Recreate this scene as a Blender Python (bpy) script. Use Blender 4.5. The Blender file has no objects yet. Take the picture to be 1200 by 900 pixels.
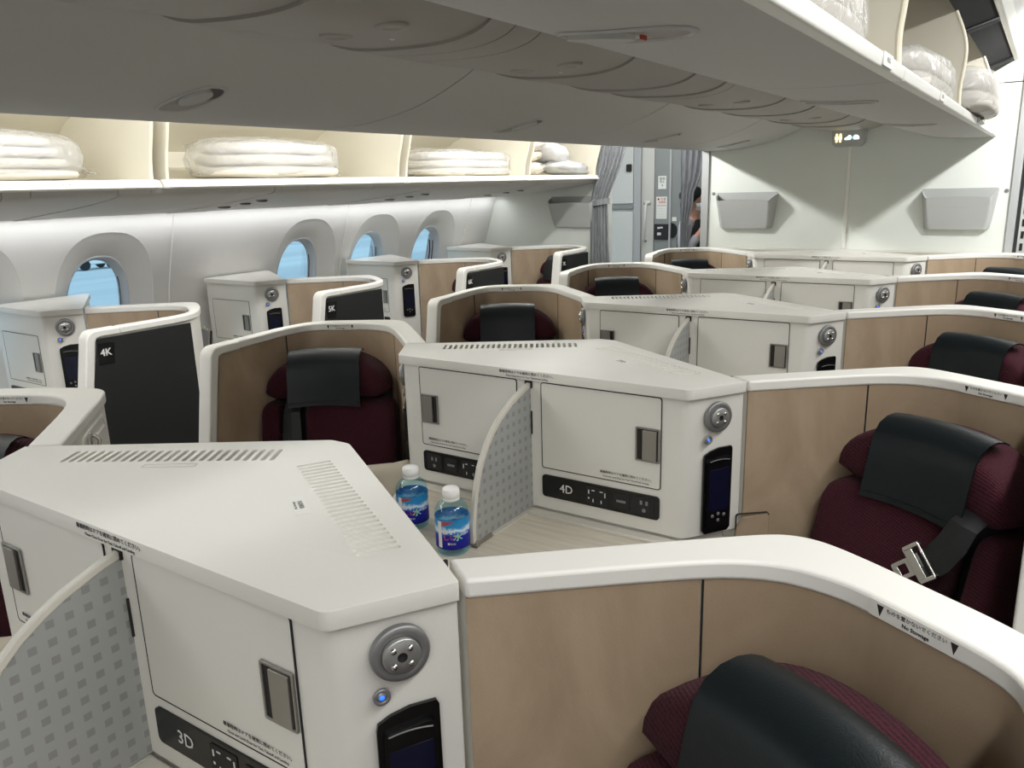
import bpy, bmesh, math, random
from mathutils import Vector, Matrix
random.seed(7)
S = bpy.context.scene
COL = S.collection
PITCH = 1.07
KDX, KDY = -2.7636, -0.0096
PI = math.pi

# ---------------------------------------------------------------- materials
def new_mat(name):
    m = bpy.data.materials.new(name); m.use_nodes = True
    nt = m.node_tree; b = nt.nodes['Principled BSDF']
    return m, nt, b
def srgb(r, g, b):
    f = lambda c: (c/255/12.92) if c/255 <= .04045 else ((c/255+.055)/1.055)**2.4
    return (f(r), f(g), f(b), 1)
def plain(name, c, rough=.5, metal=0, bump=0, scale=200, var=0, vscale=3, coat=0):
    m, nt, b = new_mat(name)
    b.inputs['Base Color'].default_value = c
    b.inputs['Roughness'].default_value = rough
    b.inputs['Metallic'].default_value = metal
    b.inputs['Coat Weight'].default_value = coat
    tc = nt.nodes.new('ShaderNodeTexCoord')
    if var:
        n = nt.nodes.new('ShaderNodeTexNoise'); n.inputs['Scale'].default_value = vscale
        n.inputs['Detail'].default_value = 6; n.inputs['Roughness'].default_value = .6
        nt.links.new(tc.outputs['Object'], n.inputs['Vector'])
        mx = nt.nodes.new('ShaderNodeMix'); mx.data_type = 'RGBA'
        mx.inputs['A'].default_value = tuple(x*(1-var) for x in c[:3])+(1,)
        mx.inputs['B'].default_value = tuple(min(1, x*(1+var)) for x in c[:3])+(1,)
        nt.links.new(n.outputs['Fac'], mx.inputs['Factor'])
        nt.links.new(mx.outputs['Result'], b.inputs['Base Color'])
    if bump:
        n2 = nt.nodes.new('ShaderNodeTexNoise'); n2.inputs['Scale'].default_value = scale
        nt.links.new(tc.outputs['Object'], n2.inputs['Vector'])
        bp = nt.nodes.new('ShaderNodeBump'); bp.inputs['Strength'].default_value = bump
        bp.inputs['Distance'].default_value = .002
        nt.links.new(n2.outputs['Fac'], bp.inputs['Height'])
        nt.links.new(bp.outputs['Normal'], b.inputs['Normal'])
    return m
def emit(name, c, s):
    m, nt, b = new_mat(name)
    b.inputs['Base Color'].default_value = c
    b.inputs['Emission Color'].default_value = c
    b.inputs['Emission Strength'].default_value = s
    return m

M = {}
M['white'] = plain('white_plastic', srgb(226, 224, 217), .42, bump=.08, scale=260, var=.02, vscale=6)
M['rail'] = plain('white_rail_plastic', srgb(236, 234, 228), .36, bump=.05, scale=260)
M['door'] = plain('door_plastic', srgb(221, 219, 212), .45, bump=.08, scale=300, var=.02, vscale=5)
M['gap'] = plain('dark_gap', srgb(34, 32, 30), .8)
M['black'] = plain('black_gloss', srgb(14, 14, 15), .25, bump=.03)
M['blackmatte'] = plain('black_matte_panel', srgb(26, 26, 27), .62, bump=.1, scale=500, var=.08, vscale=12)
M['metal'] = plain('brushed_metal', srgb(158, 155, 149), .36, metal=.8, bump=.05, scale=400)
M['chrome'] = plain('bright_metal', srgb(215, 213, 208), .18, metal=1)
M['ring'] = plain('grey_metal_ring', srgb(140, 140, 140), .38, metal=.5)
M['dial'] = plain('grey_dial', srgb(166, 166, 164), .3, metal=.6)
M['screen'] = plain('dark_blue_screen', srgb(16, 20, 44), .12)
M['blue'] = emit('blue_led', (.03, .16, 1, 1), 1.3)
M['ink'] = plain('black_print', srgb(38, 35, 34), .6)
M['inkwhite'] = plain('white_print', srgb(216, 216, 214), .5)
M['inkred'] = plain('red_print', srgb(178, 60, 50), .5)
M['inkgrey'] = plain('grey_print', srgb(128, 126, 120), .6)
M['paper'] = plain('white_label', srgb(228, 228, 222), .5)
M['leather'] = plain('dark_teal_leather', srgb(17, 24, 27), .36, bump=.18, scale=420, var=.1, vscale=8)
M['leather'].node_tree.nodes['Principled BSDF'].inputs['Specular IOR Level'].default_value = .35
M['webbing'] = plain('black_webbing', srgb(20, 22, 23), .5, bump=.3, scale=700)
M['cream'] = plain('cream_bin_plastic', srgb(226, 221, 206), .5, bump=.06)
M['creamedge'] = plain('cream_edge', srgb(236, 229, 208), .45)
M['binwhite'] = plain('bin_lip_white', srgb(238, 237, 230), .35)
M['bin'] = plain('grey_white_bin', srgb(192, 191, 187), .55, bump=.06, scale=240, var=.02)
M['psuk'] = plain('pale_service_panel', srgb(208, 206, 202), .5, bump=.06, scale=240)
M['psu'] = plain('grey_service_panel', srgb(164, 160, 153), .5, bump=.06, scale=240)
M['wall'] = plain('sidewall_plastic', srgb(232, 231, 229), .5, bump=.06, scale=200)
M['bulk'] = plain('bulkhead_laminate', srgb(222, 226, 220), .55, bump=.06, scale=240, var=.015)
M['pocket'] = plain('grey_pocket_plastic', srgb(184, 186, 184), .5, bump=.1, scale=300)
M['pocketin'] = plain('grey_pocket_inside', srgb(176, 178, 176), .6)
M['post'] = plain('grey_post', srgb(172, 174, 174), .45)
M['gwall'] = plain('grey_galley_wall', srgb(134, 139, 138), .5, bump=.05)
M['gdoor'] = plain('pale_lavatory_door', srgb(196, 196, 190), .5)
M['gcab'] = plain('pale_cabinet', srgb(206, 207, 203), .5)
M['ceil'] = plain('white_ceiling', srgb(236, 236, 234), .6)
M['carpet'] = plain('dark_carpet', srgb(104, 99, 95), .95, bump=.6, scale=600, var=.2, vscale=120)
M['darkvoid'] = plain('cavity_shade_black', srgb(5, 5, 6), 1)
M['blanket'] = plain('white_quilt', srgb(214, 209, 200), .85, bump=.25, scale=45, var=.05, vscale=14)
M['pillow'] = plain('beige_pillow', srgb(206, 196, 178), .85, bump=.4, scale=220, var=.05, vscale=10)
M['beigecloth'] = plain('pink_beige_pouch', srgb(214, 202, 192), .85, bump=.5, scale=120, var=.05)
M['ledge'] = plain('pale_grey_rim', srgb(205, 201, 190), .45)
M['cap'] = plain('white_cap', srgb(242, 242, 240), .4)
M['skin'] = plain('skin', srgb(205, 160, 138), .55, var=.05, vscale=20)
M['mask'] = plain('white_mask', srgb(226, 232, 236), .7)
M['hair'] = plain('black_hair', srgb(22, 20, 20), .45)
M['apron'] = plain('black_apron', srgb(22, 20, 24), .7)
M['sleeve'] = plain('grey_sleeve', srgb(168, 168, 174), .8)
M['latchdark'] = plain('dark_grey_recess', srgb(72, 70, 68), .5)
M['orange'] = emit('amber_sign', (1, .72, .3, 1), 2.6)
M['wsign'] = emit('white_sign', (.9, 1, .98, 1), 3.2)
M['tsign'] = emit('teal_sign', (.2, .7, .65, 1), 1.2)

def beige_mat():
    m, nt, b = new_mat('beige_leather_panel')
    tc = nt.nodes.new('ShaderNodeTexCoord')
    n = nt.nodes.new('ShaderNodeTexNoise'); n.inputs['Scale'].default_value = 5; n.inputs['Detail'].default_value = 8
    n.inputs['Roughness'].default_value = .62; n.inputs['Distortion'].default_value = .8
    mp = nt.nodes.new('ShaderNodeMapping'); mp.inputs['Scale'].default_value = (1, 1, .7)
    nt.links.new(tc.outputs['Object'], mp.inputs['Vector']); nt.links.new(mp.outputs['Vector'], n.inputs['Vector'])
    cr = nt.nodes.new('ShaderNodeValToRGB')
    cr.color_ramp.elements[0].position = .3; cr.color_ramp.elements[0].color = srgb(158, 137, 113)
    cr.color_ramp.elements[1].position = .72; cr.color_ramp.elements[1].color = srgb(182, 162, 137)
    nt.links.new(n.outputs['Fac'], cr.inputs['Fac']); nt.links.new(cr.outputs['Color'], b.inputs['Base Color'])
    n2 = nt.nodes.new('ShaderNodeTexNoise'); n2.inputs['Scale'].default_value = 350
    nt.links.new(tc.outputs['Object'], n2.inputs['Vector'])
    bp = nt.nodes.new('ShaderNodeBump'); bp.inputs['Strength'].default_value = .12; bp.inputs['Distance'].default_value = .002
    nt.links.new(n2.outputs['Fac'], bp.inputs['Height']); nt.links.new(bp.outputs['Normal'], b.inputs['Normal'])
    b.inputs['Roughness'].default_value = .5
    return m
M['beige'] = beige_mat()
def fabric_mat():
    m, nt, b = new_mat('maroon_knit')
    tc = nt.nodes.new('ShaderNodeTexCoord')
    w1 = nt.nodes.new('ShaderNodeTexWave'); w1.wave_type = 'BANDS'; w1.bands_direction = 'DIAGONAL'
    w1.inputs['Scale'].default_value = 70; w1.inputs['Distortion'].default_value = 1.6; w1.inputs['Detail'].default_value = 2
    w1.inputs['Detail Scale'].default_value = 30
    nt.links.new(tc.outputs['Object'], w1.inputs['Vector'])
    v = nt.nodes.new('ShaderNodeTexVoronoi'); v.inputs['Scale'].default_value = 240
    nt.links.new(tc.outputs['Object'], v.inputs['Vector'])
    mm = nt.nodes.new('ShaderNodeMath'); mm.operation = 'ADD'
    nt.links.new(w1.outputs['Fac'], mm.inputs[0]); nt.links.new(v.outputs['Distance'], mm.inputs[1])
    cr = nt.nodes.new('ShaderNodeValToRGB')
    cr.color_ramp.elements[0].position = .2; cr.color_ramp.elements[0].color = srgb(44, 15, 24)
    cr.color_ramp.elements[1].position = 1.0; cr.color_ramp.elements[1].color = srgb(76, 30, 43)
    mh = nt.nodes.new('ShaderNodeMath'); mh.operation = 'MULTIPLY'; mh.inputs[1].default_value = .7
    nt.links.new(mm.outputs[0], mh.inputs[0])
    nt.links.new(mh.outputs[0], cr.inputs['Fac']); nt.links.new(cr.outputs['Color'], b.inputs['Base Color'])
    bp = nt.nodes.new('ShaderNodeBump'); bp.inputs['Strength'].default_value = .55; bp.inputs['Distance'].default_value = .003
    nt.links.new(mm.outputs[0], bp.inputs['Height']); nt.links.new(bp.outputs['Normal'], b.inputs['Normal'])
    b.inputs['Roughness'].default_value = .85
    b.inputs['Sheen Weight'].default_value = .04; b.inputs['Specular IOR Level'].default_value = .2
    return m
M['maroon'] = fabric_mat()
def dots_mat():
    m, nt, b = new_mat('grey_squares_panel')
    tc = nt.nodes.new('ShaderNodeTexCoord'); sp = nt.nodes.new('ShaderNodeSeparateXYZ')
    nt.links.new(tc.outputs['Object'], sp.inputs[0])
    def cell(sock, off):
        a = nt.nodes.new('ShaderNodeMath'); a.operation = 'MULTIPLY_ADD'; a.inputs[1].default_value = 1/.0258; a.inputs[2].default_value = off
        nt.links.new(sock, a.inputs[0])
        f = nt.nodes.new('ShaderNodeMath'); f.operation = 'FRACT'; nt.links.new(a.outputs[0], f.inputs[0])
        s = nt.nodes.new('ShaderNodeMath'); s.operation = 'SUBTRACT'; s.inputs[1].default_value = .5; nt.links.new(f.outputs[0], s.inputs[0])
        ab = nt.nodes.new('ShaderNodeMath'); ab.operation = 'ABSOLUTE'; nt.links.new(s.outputs[0], ab.inputs[0])
        l = nt.nodes.new('ShaderNodeMath'); l.operation = 'LESS_THAN'; l.inputs[1].default_value = .22; nt.links.new(ab.outputs[0], l.inputs[0])
        return l.outputs[0]
    p = nt.nodes.new('ShaderNodeMath'); p.operation = 'MULTIPLY'
    nt.links.new(cell(sp.outputs['Y'], 40.17), p.inputs[0]); nt.links.new(cell(sp.outputs['Z'], .52), p.inputs[1])
    mx = nt.nodes.new('ShaderNodeMix'); mx.data_type = 'RGBA'
    mx.inputs['A'].default_value = srgb(158, 160, 158); mx.inputs['B'].default_value = srgb(138, 139, 137)
    nt.links.new(p.outputs[0], mx.inputs['Factor']); nt.links.new(mx.outputs['Result'], b.inputs['Base Color'])
    b.inputs['Roughness'].default_value = .35
    return m
M['dots'] = dots_mat()
def wood_mat():
    m, nt, b = new_mat('pale_wood_laminate')
    tc = nt.nodes.new('ShaderNodeTexCoord'); mp = nt.nodes.new('ShaderNodeMapping')
    mp.inputs['Scale'].default_value = (3, 40, 3); mp.inputs['Rotation'].default_value = (0, 0, .35)
    n = nt.nodes.new('ShaderNodeTexNoise'); n.inputs['Scale'].default_value = 1.6; n.inputs['Detail'].default_value = 6
    nt.links.new(tc.outputs['Object'], mp.inputs['Vector']); nt.links.new(mp.outputs['Vector'], n.inputs['Vector'])
    cr = nt.nodes.new('ShaderNodeValToRGB')
    cr.color_ramp.elements[0].position = .35; cr.color_ramp.elements[0].color = srgb(205, 196, 179)
    cr.color_ramp.elements[1].position = .7; cr.color_ramp.elements[1].color = srgb(221, 214, 199)
    nt.links.new(n.outputs['Fac'], cr.inputs['Fac']); nt.links.new(cr.outputs['Color'], b.inputs['Base Color'])
    b.inputs['Roughness'].default_value = .4
    return m
M['wood'] = wood_mat()
def curtain_mat():
    m, nt, b = new_mat('grey_woven_curtain')
    tc = nt.nodes.new('ShaderNodeTexCoord'); mp = nt.nodes.new('ShaderNodeMapping'); mp.inputs['Scale'].default_value = (160, 160, 12)
    n = nt.nodes.new('ShaderNodeTexNoise'); n.inputs['Scale'].default_value = 1; n.inputs['Detail'].default_value = 3
    nt.links.new(tc.outputs['Object'], mp.inputs['Vector']); nt.links.new(mp.outputs['Vector'], n.inputs['Vector'])
    cr = nt.nodes.new('ShaderNodeValToRGB')
    cr.color_ramp.elements[0].position = .3; cr.color_ramp.elements[0].color = srgb(112, 114, 118)
    cr.color_ramp.elements[1].position = .7; cr.color_ramp.elements[1].color = srgb(150, 152, 156)
    nt.links.new(n.outputs['Fac'], cr.inputs['Fac']); nt.links.new(cr.outputs['Color'], b.inputs['Base Color'])
    b.inputs['Roughness'].default_value = .9
    return m
M['curtain'] = curtain_mat()
def film_mat():
    m, nt, b = new_mat('clear_plastic_film')
    out = nt.nodes['Material Output']
    tr = nt.nodes.new('ShaderNodeBsdfTransparent'); tr.inputs['Color'].default_value = (.97, .97, .97, 1)
    b.inputs['Base Color'].default_value = (.8, .8, .79, 1); b.inputs['Roughness'].default_value = .2
    tc = nt.nodes.new('ShaderNodeTexCoord'); n = nt.nodes.new('ShaderNodeTexNoise')
    n.inputs['Scale'].default_value = 11; n.inputs['Detail'].default_value = 3; n.inputs['Distortion'].default_value = .8
    nt.links.new(tc.outputs['Object'], n.inputs['Vector'])
    bp = nt.nodes.new('ShaderNodeBump'); bp.inputs['Strength'].default_value = 1; bp.inputs['Distance'].default_value = .02
    nt.links.new(n.outputs['Fac'], bp.inputs['Height']); nt.links.new(bp.outputs['Normal'], b.inputs['Normal'])
    mx = nt.nodes.new('ShaderNodeMixShader'); mx.inputs['Fac'].default_value = .36
    nt.links.new(tr.outputs[0], mx.inputs[1]); nt.links.new(b.outputs[0], mx.inputs[2]); nt.links.new(mx.outputs[0], out.inputs['Surface'])
    return m
M['film'] = film_mat()
def glass_mat(name, col, fac, rough=.03, tint=(1, 1, 1, 1)):
    m, nt, b = new_mat(name)
    out = nt.nodes['Material Output']
    tr = nt.nodes.new('ShaderNodeBsdfTransparent'); tr.inputs['Color'].default_value = col
    gl = nt.nodes.new('ShaderNodeBsdfGlossy'); gl.inputs['Roughness'].default_value = rough; gl.inputs['Color'].default_value = tint
    fr = nt.nodes.new('ShaderNodeFresnel'); fr.inputs['IOR'].default_value = fac
    mx = nt.nodes.new('ShaderNodeMixShader')
    nt.links.new(fr.outputs[0], mx.inputs['Fac'])
    nt.links.new(tr.outputs[0], mx.inputs[1]); nt.links.new(gl.outputs[0], mx.inputs[2]); nt.links.new(mx.outputs[0], out.inputs['Surface'])
    return m
M['glass'] = glass_mat('tinted_window_glass', (.78, .93, 1, 1), 1.15)
M['bottle'] = glass_mat('clear_bottle_plastic', (.74, .93, .97, 1), 1.1, .06)
for l_ in list(M['bottle'].node_tree.links):
    if l_.to_socket.name == 'Fac' or l_.to_socket.name == 'Factor': M['bottle'].node_tree.links.remove(l_)
for n_ in M['bottle'].node_tree.nodes:
    if n_.type == 'MIX_SHADER': n_.inputs[0].default_value = .07
def apron_mat():
    m, nt, b = new_mat('airport_apron')
    tc = nt.nodes.new('ShaderNodeTexCoord'); mp = nt.nodes.new('ShaderNodeMapping'); mp.inputs['Scale'].default_value = (.12, .012, 1)
    n = nt.nodes.new('ShaderNodeTexNoise'); n.inputs['Scale'].default_value = 1; n.inputs['Detail'].default_value = 5
    nt.links.new(tc.outputs['Object'], mp.inputs['Vector']); nt.links.new(mp.outputs['Vector'], n.inputs['Vector'])
    cr = nt.nodes.new('ShaderNodeValToRGB')
    cr.color_ramp.elements[0].position = .35; cr.color_ramp.elements[0].color = (.36, .38, .39, 1)
    cr.color_ramp.elements[1].position = .65; cr.color_ramp.elements[1].color = (.5, .52, .52, 1)
    nt.links.new(n.outputs['Fac'], cr.inputs['Fac']); nt.links.new(cr.outputs['Color'], b.inputs['Base Color'])
    b.inputs['Roughness'].default_value = .85
    return m
M['apron_ground'] = apron_mat()
def label_mat():
    # wrap of the bottle: deep blue below, lighter sky with a snowy ridge above
    m, nt, b = new_mat('blue_bottle_wrap')
    tc = nt.nodes.new('ShaderNodeTexCoord'); sp = nt.nodes.new('ShaderNodeSeparateXYZ'); nt.links.new(tc.outputs['Object'], sp.inputs[0])
    n = nt.nodes.new('ShaderNodeTexNoise'); n.inputs['Scale'].default_value = 60; n.inputs['Detail'].default_value = 5
    nt.links.new(tc.outputs['Object'], n.inputs['Vector'])
    a = nt.nodes.new('ShaderNodeMath'); a.operation = 'MULTIPLY_ADD'; a.inputs[1].default_value = .028; nt.links.new(n.outputs['Fac'], a.inputs[0])
    nt.links.new(sp.outputs['Z'], a.inputs[2])
    mr = nt.nodes.new('ShaderNodeMapRange'); mr.inputs['From Min'].default_value = .02; mr.inputs['From Max'].default_value = .112
    nt.links.new(a.outputs[0], mr.inputs['Value'])
    cr = nt.nodes.new('ShaderNodeValToRGB'); e = cr.color_ramp.elements
    e[0].position = 0; e[0].color = srgb(14, 18, 110)
    e[1].position = 1; e[1].color = srgb(38, 128, 186)
    for p, c in ((.5, srgb(24, 34, 150)), (.6, srgb(60, 120, 200)), (.66, srgb(215, 232, 244)), (.72, srgb(190, 215, 236)), (.78, srgb(50, 140, 200))):
        k = e.new(p); k.color = c
    nt.links.new(mr.outputs[0], cr.inputs['Fac']); nt.links.new(cr.outputs['Color'], b.inputs['Base Color'])
    b.inputs['Roughness'].default_value = .45; b.inputs['Specular IOR Level'].default_value = .2
    return m
M['wrap'] = label_mat()

# ---------------------------------------------------------------- mesh builder
class MB:
    def __init__(s): s.v = []; s.f = []; s.mi = []
    def add(s, vs, fs, mi=0):
        o = len(s.v); s.v += [tuple(p) for p in vs]
        for f in fs: s.f.append(tuple(o+i for i in f)); s.mi.append(mi)
    def prism(s, pts, z0, z1, mi=0):
        n = len(pts)
        a = sum(pts[i][0]*pts[(i+1) % n][1]-pts[(i+1) % n][0]*pts[i][1] for i in range(n))
        if a < 0: pts = pts[::-1]
        vs = [(x, y, z0) for x, y in pts]+[(x, y, z1) for x, y in pts]
        fs = [tuple(range(n))[::-1], tuple(range(n, 2*n))]+[(i, (i+1) % n, n+(i+1) % n, n+i) for i in range(n)]
        s.add(vs, fs, mi)
    def hexa(s, O, U, V, W, mi=0):
        O, U, V, W = map(Vector, (O, U, V, W))
        if U.cross(V).dot(W) < 0: U, V = V, U
        vs = [O, O+U, O+U+V, O+V, O+W, O+U+W, O+U+V+W, O+V+W]
        s.add(vs, [(3, 2, 1, 0), (4, 5, 6, 7), (0, 1, 5, 4), (1, 2, 6, 5), (2, 3, 7, 6), (3, 0, 4, 7)], mi)
    def box(s, x0, x1, y0, y1, z0, z1, mi=0):
        s.hexa((x0, y0, z0), (x1-x0, 0, 0), (0, y1-y0, 0), (0, 0, z1-z0), mi)
    def plate(s, pts2, O, U, V, N, t0, t1, mi=0):
        """extrude a 2-D outline lying in plane O + a U + b V from N*t0 to N*t1"""
        O, U, V, N = map(Vector, (O, U, V, N))
        n = len(pts2)
        a = sum(pts2[i][0]*pts2[(i+1) % n][1]-pts2[(i+1) % n][0]*pts2[i][1] for i in range(n))
        if (a < 0) != (U.cross(V).dot(N) < 0): pts2 = pts2[::-1]
        vs = [O+U*p+V*q+N*t0 for p, q in pts2]+[O+U*p+V*q+N*t1 for p, q in pts2]
        fs = [tuple(range(n))[::-1], tuple(range(n, 2*n))]+[(i, (i+1) % n, n+(i+1) % n, n+i) for i in range(n)]
        s.add(vs, fs, mi)
    def ringplate(s, outer, inner, O, U, V, N, t0, t1, mi=0):
        O, U, V, N = map(Vector, (O, U, V, N)); n = len(outer)
        P = lambda pt, t: O+U*pt[0]+V*pt[1]+N*t
        vs = [P(p, t0) for p in outer]+[P(p, t0) for p in inner]+[P(p, t1) for p in outer]+[P(p, t1) for p in inner]
        fs = []
        for i in range(n):
            j = (i+1) % n
            fs += [(2*n+i, 2*n+j, 3*n+j, 3*n+i), (i, n+i, n+j, j), (i, j, 2*n+j, 2*n+i), (n+i, 3*n+i, 3*n+j, n+j)]
        s.add(vs, fs, mi)
    def loft(s, rings, closed=True, cap=True, mi=0):
        n = len(rings[0]); vs = [p for r in rings for p in r]; fs = []
        for k in range(len(rings)-1):
            for i in range(n if closed else n-1):
                j = (i+1) % n
                fs.append((k*n+i, k*n+j, (k+1)*n+j, (k+1)*n+i))
        if cap:
            fs.append(tuple(range(n))[::-1]); fs.append(tuple((len(rings)-1)*n+i for i in range(n)))
        s.add(vs, fs, mi)
    def lathe(s, prof, O=(0, 0, 0), U=(1, 0, 0), V=(0, 1, 0), N=(0, 0, 1), n=32, mi=0, cap=True):
        O, U, V, N = map(Vector, (O, U, V, N))
        rings = [[O+(U*math.cos(2*PI*i/n)+V*math.sin(2*PI*i/n))*r+N*h for i in range(n)] for r, h in prof]
        s.loft(rings, True, cap, mi)
    def tube(s, path, r, n=8, mi=0):
        path = [Vector(p) for p in path]; rings = []
        dd = path[-1]-path[0]; dd = [abs(c) for c in dd]; up = Vector([1 if k == dd.index(min(dd)) else 0 for k in range(3)])
        for i, p in enumerate(path):
            t = (path[min(i+1, len(path)-1)]-path[max(i-1, 0)]).normalized()
            a = t.cross(up)
            if a.length < 1e-3: a = t.cross(Vector((1, 0, 0)))
            a.normalize(); b = a.cross(t)
            rr = r[i] if isinstance(r, (list, tuple)) else r
            rings.append([p+(a*math.cos(2*PI*k/n)+b*math.sin(2*PI*k/n))*rr for k in range(n)])
        s.loft(rings, True, True, mi)
    def sheet(s, grid, mi=0):
        n = len(grid[0]); vs = [p for r in grid for p in r]
        fs = [(k*n+i, k*n+i+1, (k+1)*n+i+1, (k+1)*n+i) for k in range(len(grid)-1) for i in range(n-1)]
        s.add(vs, fs, mi)
    def text(s, body, size, O, X, Y, N, lift=.0004, t=.0003, align='CENTER', mi=0, bold=0):
        vs, fs = text_geo(body, size, align, bold)
        O, X, Y, N = map(Vector, (O, X, Y, N)); X.normalize(); Y.normalize(); N.normalize()
        s.add([O+X*x+Y*y+N*(lift+(t if z > 0 else 0)) for x, y, z in vs], fs, mi)
    def build(s, name, mats, parent=None, m=1, bevel=0, seg=2, smooth=False, loc=None, recalc=True):
        me = bpy.data.meshes.new(name)
        vs = [(x*m, y, z) for x, y, z in s.v] if m != 1 else s.v
        fs = [f[::-1] for f in s.f] if m != 1 else s.f
        me.from_pydata(vs, [], fs)
        if not isinstance(mats, (list, tuple)): mats = [mats]
        for k in mats: me.materials.append(k)
        for p, i in zip(me.polygons, s.mi): p.material_index = i
        if recalc:
            bm = bmesh.new(); bm.from_mesh(me); bmesh.ops.recalc_face_normals(bm, faces=bm.faces); bm.to_mesh(me); bm.free()
        o = bpy.data.objects.new(name, me); COL.objects.link(o)
        if parent: o.parent = parent
        if loc is not None: o.location = loc
        if smooth:
            for p in me.polygons: p.use_smooth = True
        if bevel:
            md = o.modifiers.new('bevel', 'BEVEL'); md.width = bevel; md.segments = seg; md.limit_method = 'ANGLE'; md.angle_limit = .6
            md.harden_normals = False
            for p in me.polygons: p.use_smooth = True
            me.set_sharp_from_angle(angle=.7)
        return o
_tc = {}
def text_geo(body, size, align, bold):
    k = (body, size, align, bold)
    if k not in _tc:
        c = bpy.data.curves.new('t', 'FONT'); c.body = body; c.size = size; c.align_x = align; c.align_y = 'CENTER'
        c.extrude = .0002; c.offset = bold; c.resolution_u = 2
        o = bpy.data.objects.new('t', c); COL.objects.link(o)
        dg = bpy.context.evaluated_depsgraph_get(); dg.update()
        me = bpy.data.meshes.new_from_object(o.evaluated_get(dg))
        _tc[k] = ([tuple(v.co) for v in me.vertices], [tuple(p.vertices) for p in me.polygons])
        bpy.data.objects.remove(o); bpy.data.curves.remove(c); bpy.data.meshes.remove(me)
    return _tc[k]
def rrect(x0, x1, y0, y1, r, n=4):
    out = []
    for cx, cy, a in ((x1-r, y1-r, 0), (x0+r, y1-r, 90), (x0+r, y0+r, 180), (x1-r, y0+r, 270)):
        for k in range(n+1):
            t = math.radians(a+90*k/n); out.append((cx+r*math.cos(t), cy+r*math.sin(t)))
    return out
def rpoly(pts, rad, n=5):
    """round the corners of a polygon; rad = one radius or one per corner"""
    out = []; N = len(pts)
    for i, p in enumerate(pts):
        r = rad[i] if isinstance(rad, (list, tuple)) else rad
        p = Vector(p); a = Vector(pts[i-1])-p; b = Vector(pts[(i+1) % N])-p
        if r <= 0: out.append(tuple(p)); continue
        la, lb = a.length, b.length; a.normalize(); b.normalize()
        th = a.angle(b); d = min(r/math.tan(th/2), la*.45, lb*.45)
        for k in range(n+1):
            t = k/n
            q = (p+a*d)*(1-t)**2+p*2*t*(1-t)+(p+b*d)*t*t
            out.append(tuple(q))
    return out
def offset(path, d):
    """shift an open 2-D path to its left by d"""
    out = []
    for i, p in enumerate(path):
        q = path[min(i+1, len(path)-1)]; o = path[max(i-1, 0)]
        t = Vector((q[0]-o[0], q[1]-o[1])).normalized()
        out.append((p[0]-t.y*d, p[1]+t.x*d))
    return out
def smooth_prof(pts, it=2):
    for _ in range(it):
        o = [pts[0]]
        for p, q in zip(pts, pts[1:]): o += [(.75*p[0]+.25*q[0], .75*p[1]+.25*q[1]), (.25*p[0]+.75*q[0], .25*p[1]+.75*q[1])]
        pts = o+[pts[-1]]
    return pts
def strip_poly(a, b): return list(a)+list(b)[::-1]

# ---------------------------------------------------------------- object helpers
def tag(o, label=None, cat=None, group=None, kind=None):
    if label: o['label'] = label
    if cat: o['category'] = cat
    if group: o['group'] = group
    if kind: o['kind'] = kind
    return o
def empty(name, loc=(0, 0, 0), label=None, cat=None, group=None, kind=None):
    o = bpy.data.objects.new(name, None); COL.objects.link(o); o.location = loc; o.empty_display_size = .1
    return tag(o, label, cat, group, kind)
def dup(root, loc, label):
    r = root.copy(); COL.objects.link(r); r.location = loc; r['label'] = label
    for c in [c for c in bpy.data.objects if c.parent == root]:
        d = c.copy(); COL.objects.link(d); d.parent = r
        for g in [g for g in bpy.data.objects if g.parent == c]:
            e = g.copy(); COL.objects.link(e); e.parent = d
    return r
def row_y(r): return PITCH*(r-4)
V3 = Vector
Z = V3((0, 0, 1))

# ================================================================ CONSOLES
LID0, LID1 = 1.126, 1.15
TABLE = .778
CH0 = V3((.415, .372, 0)); CHU = V3((.5547, .832, 0)); CHN = V3((.832, -.5547, 0))   # face with the reading light

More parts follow.
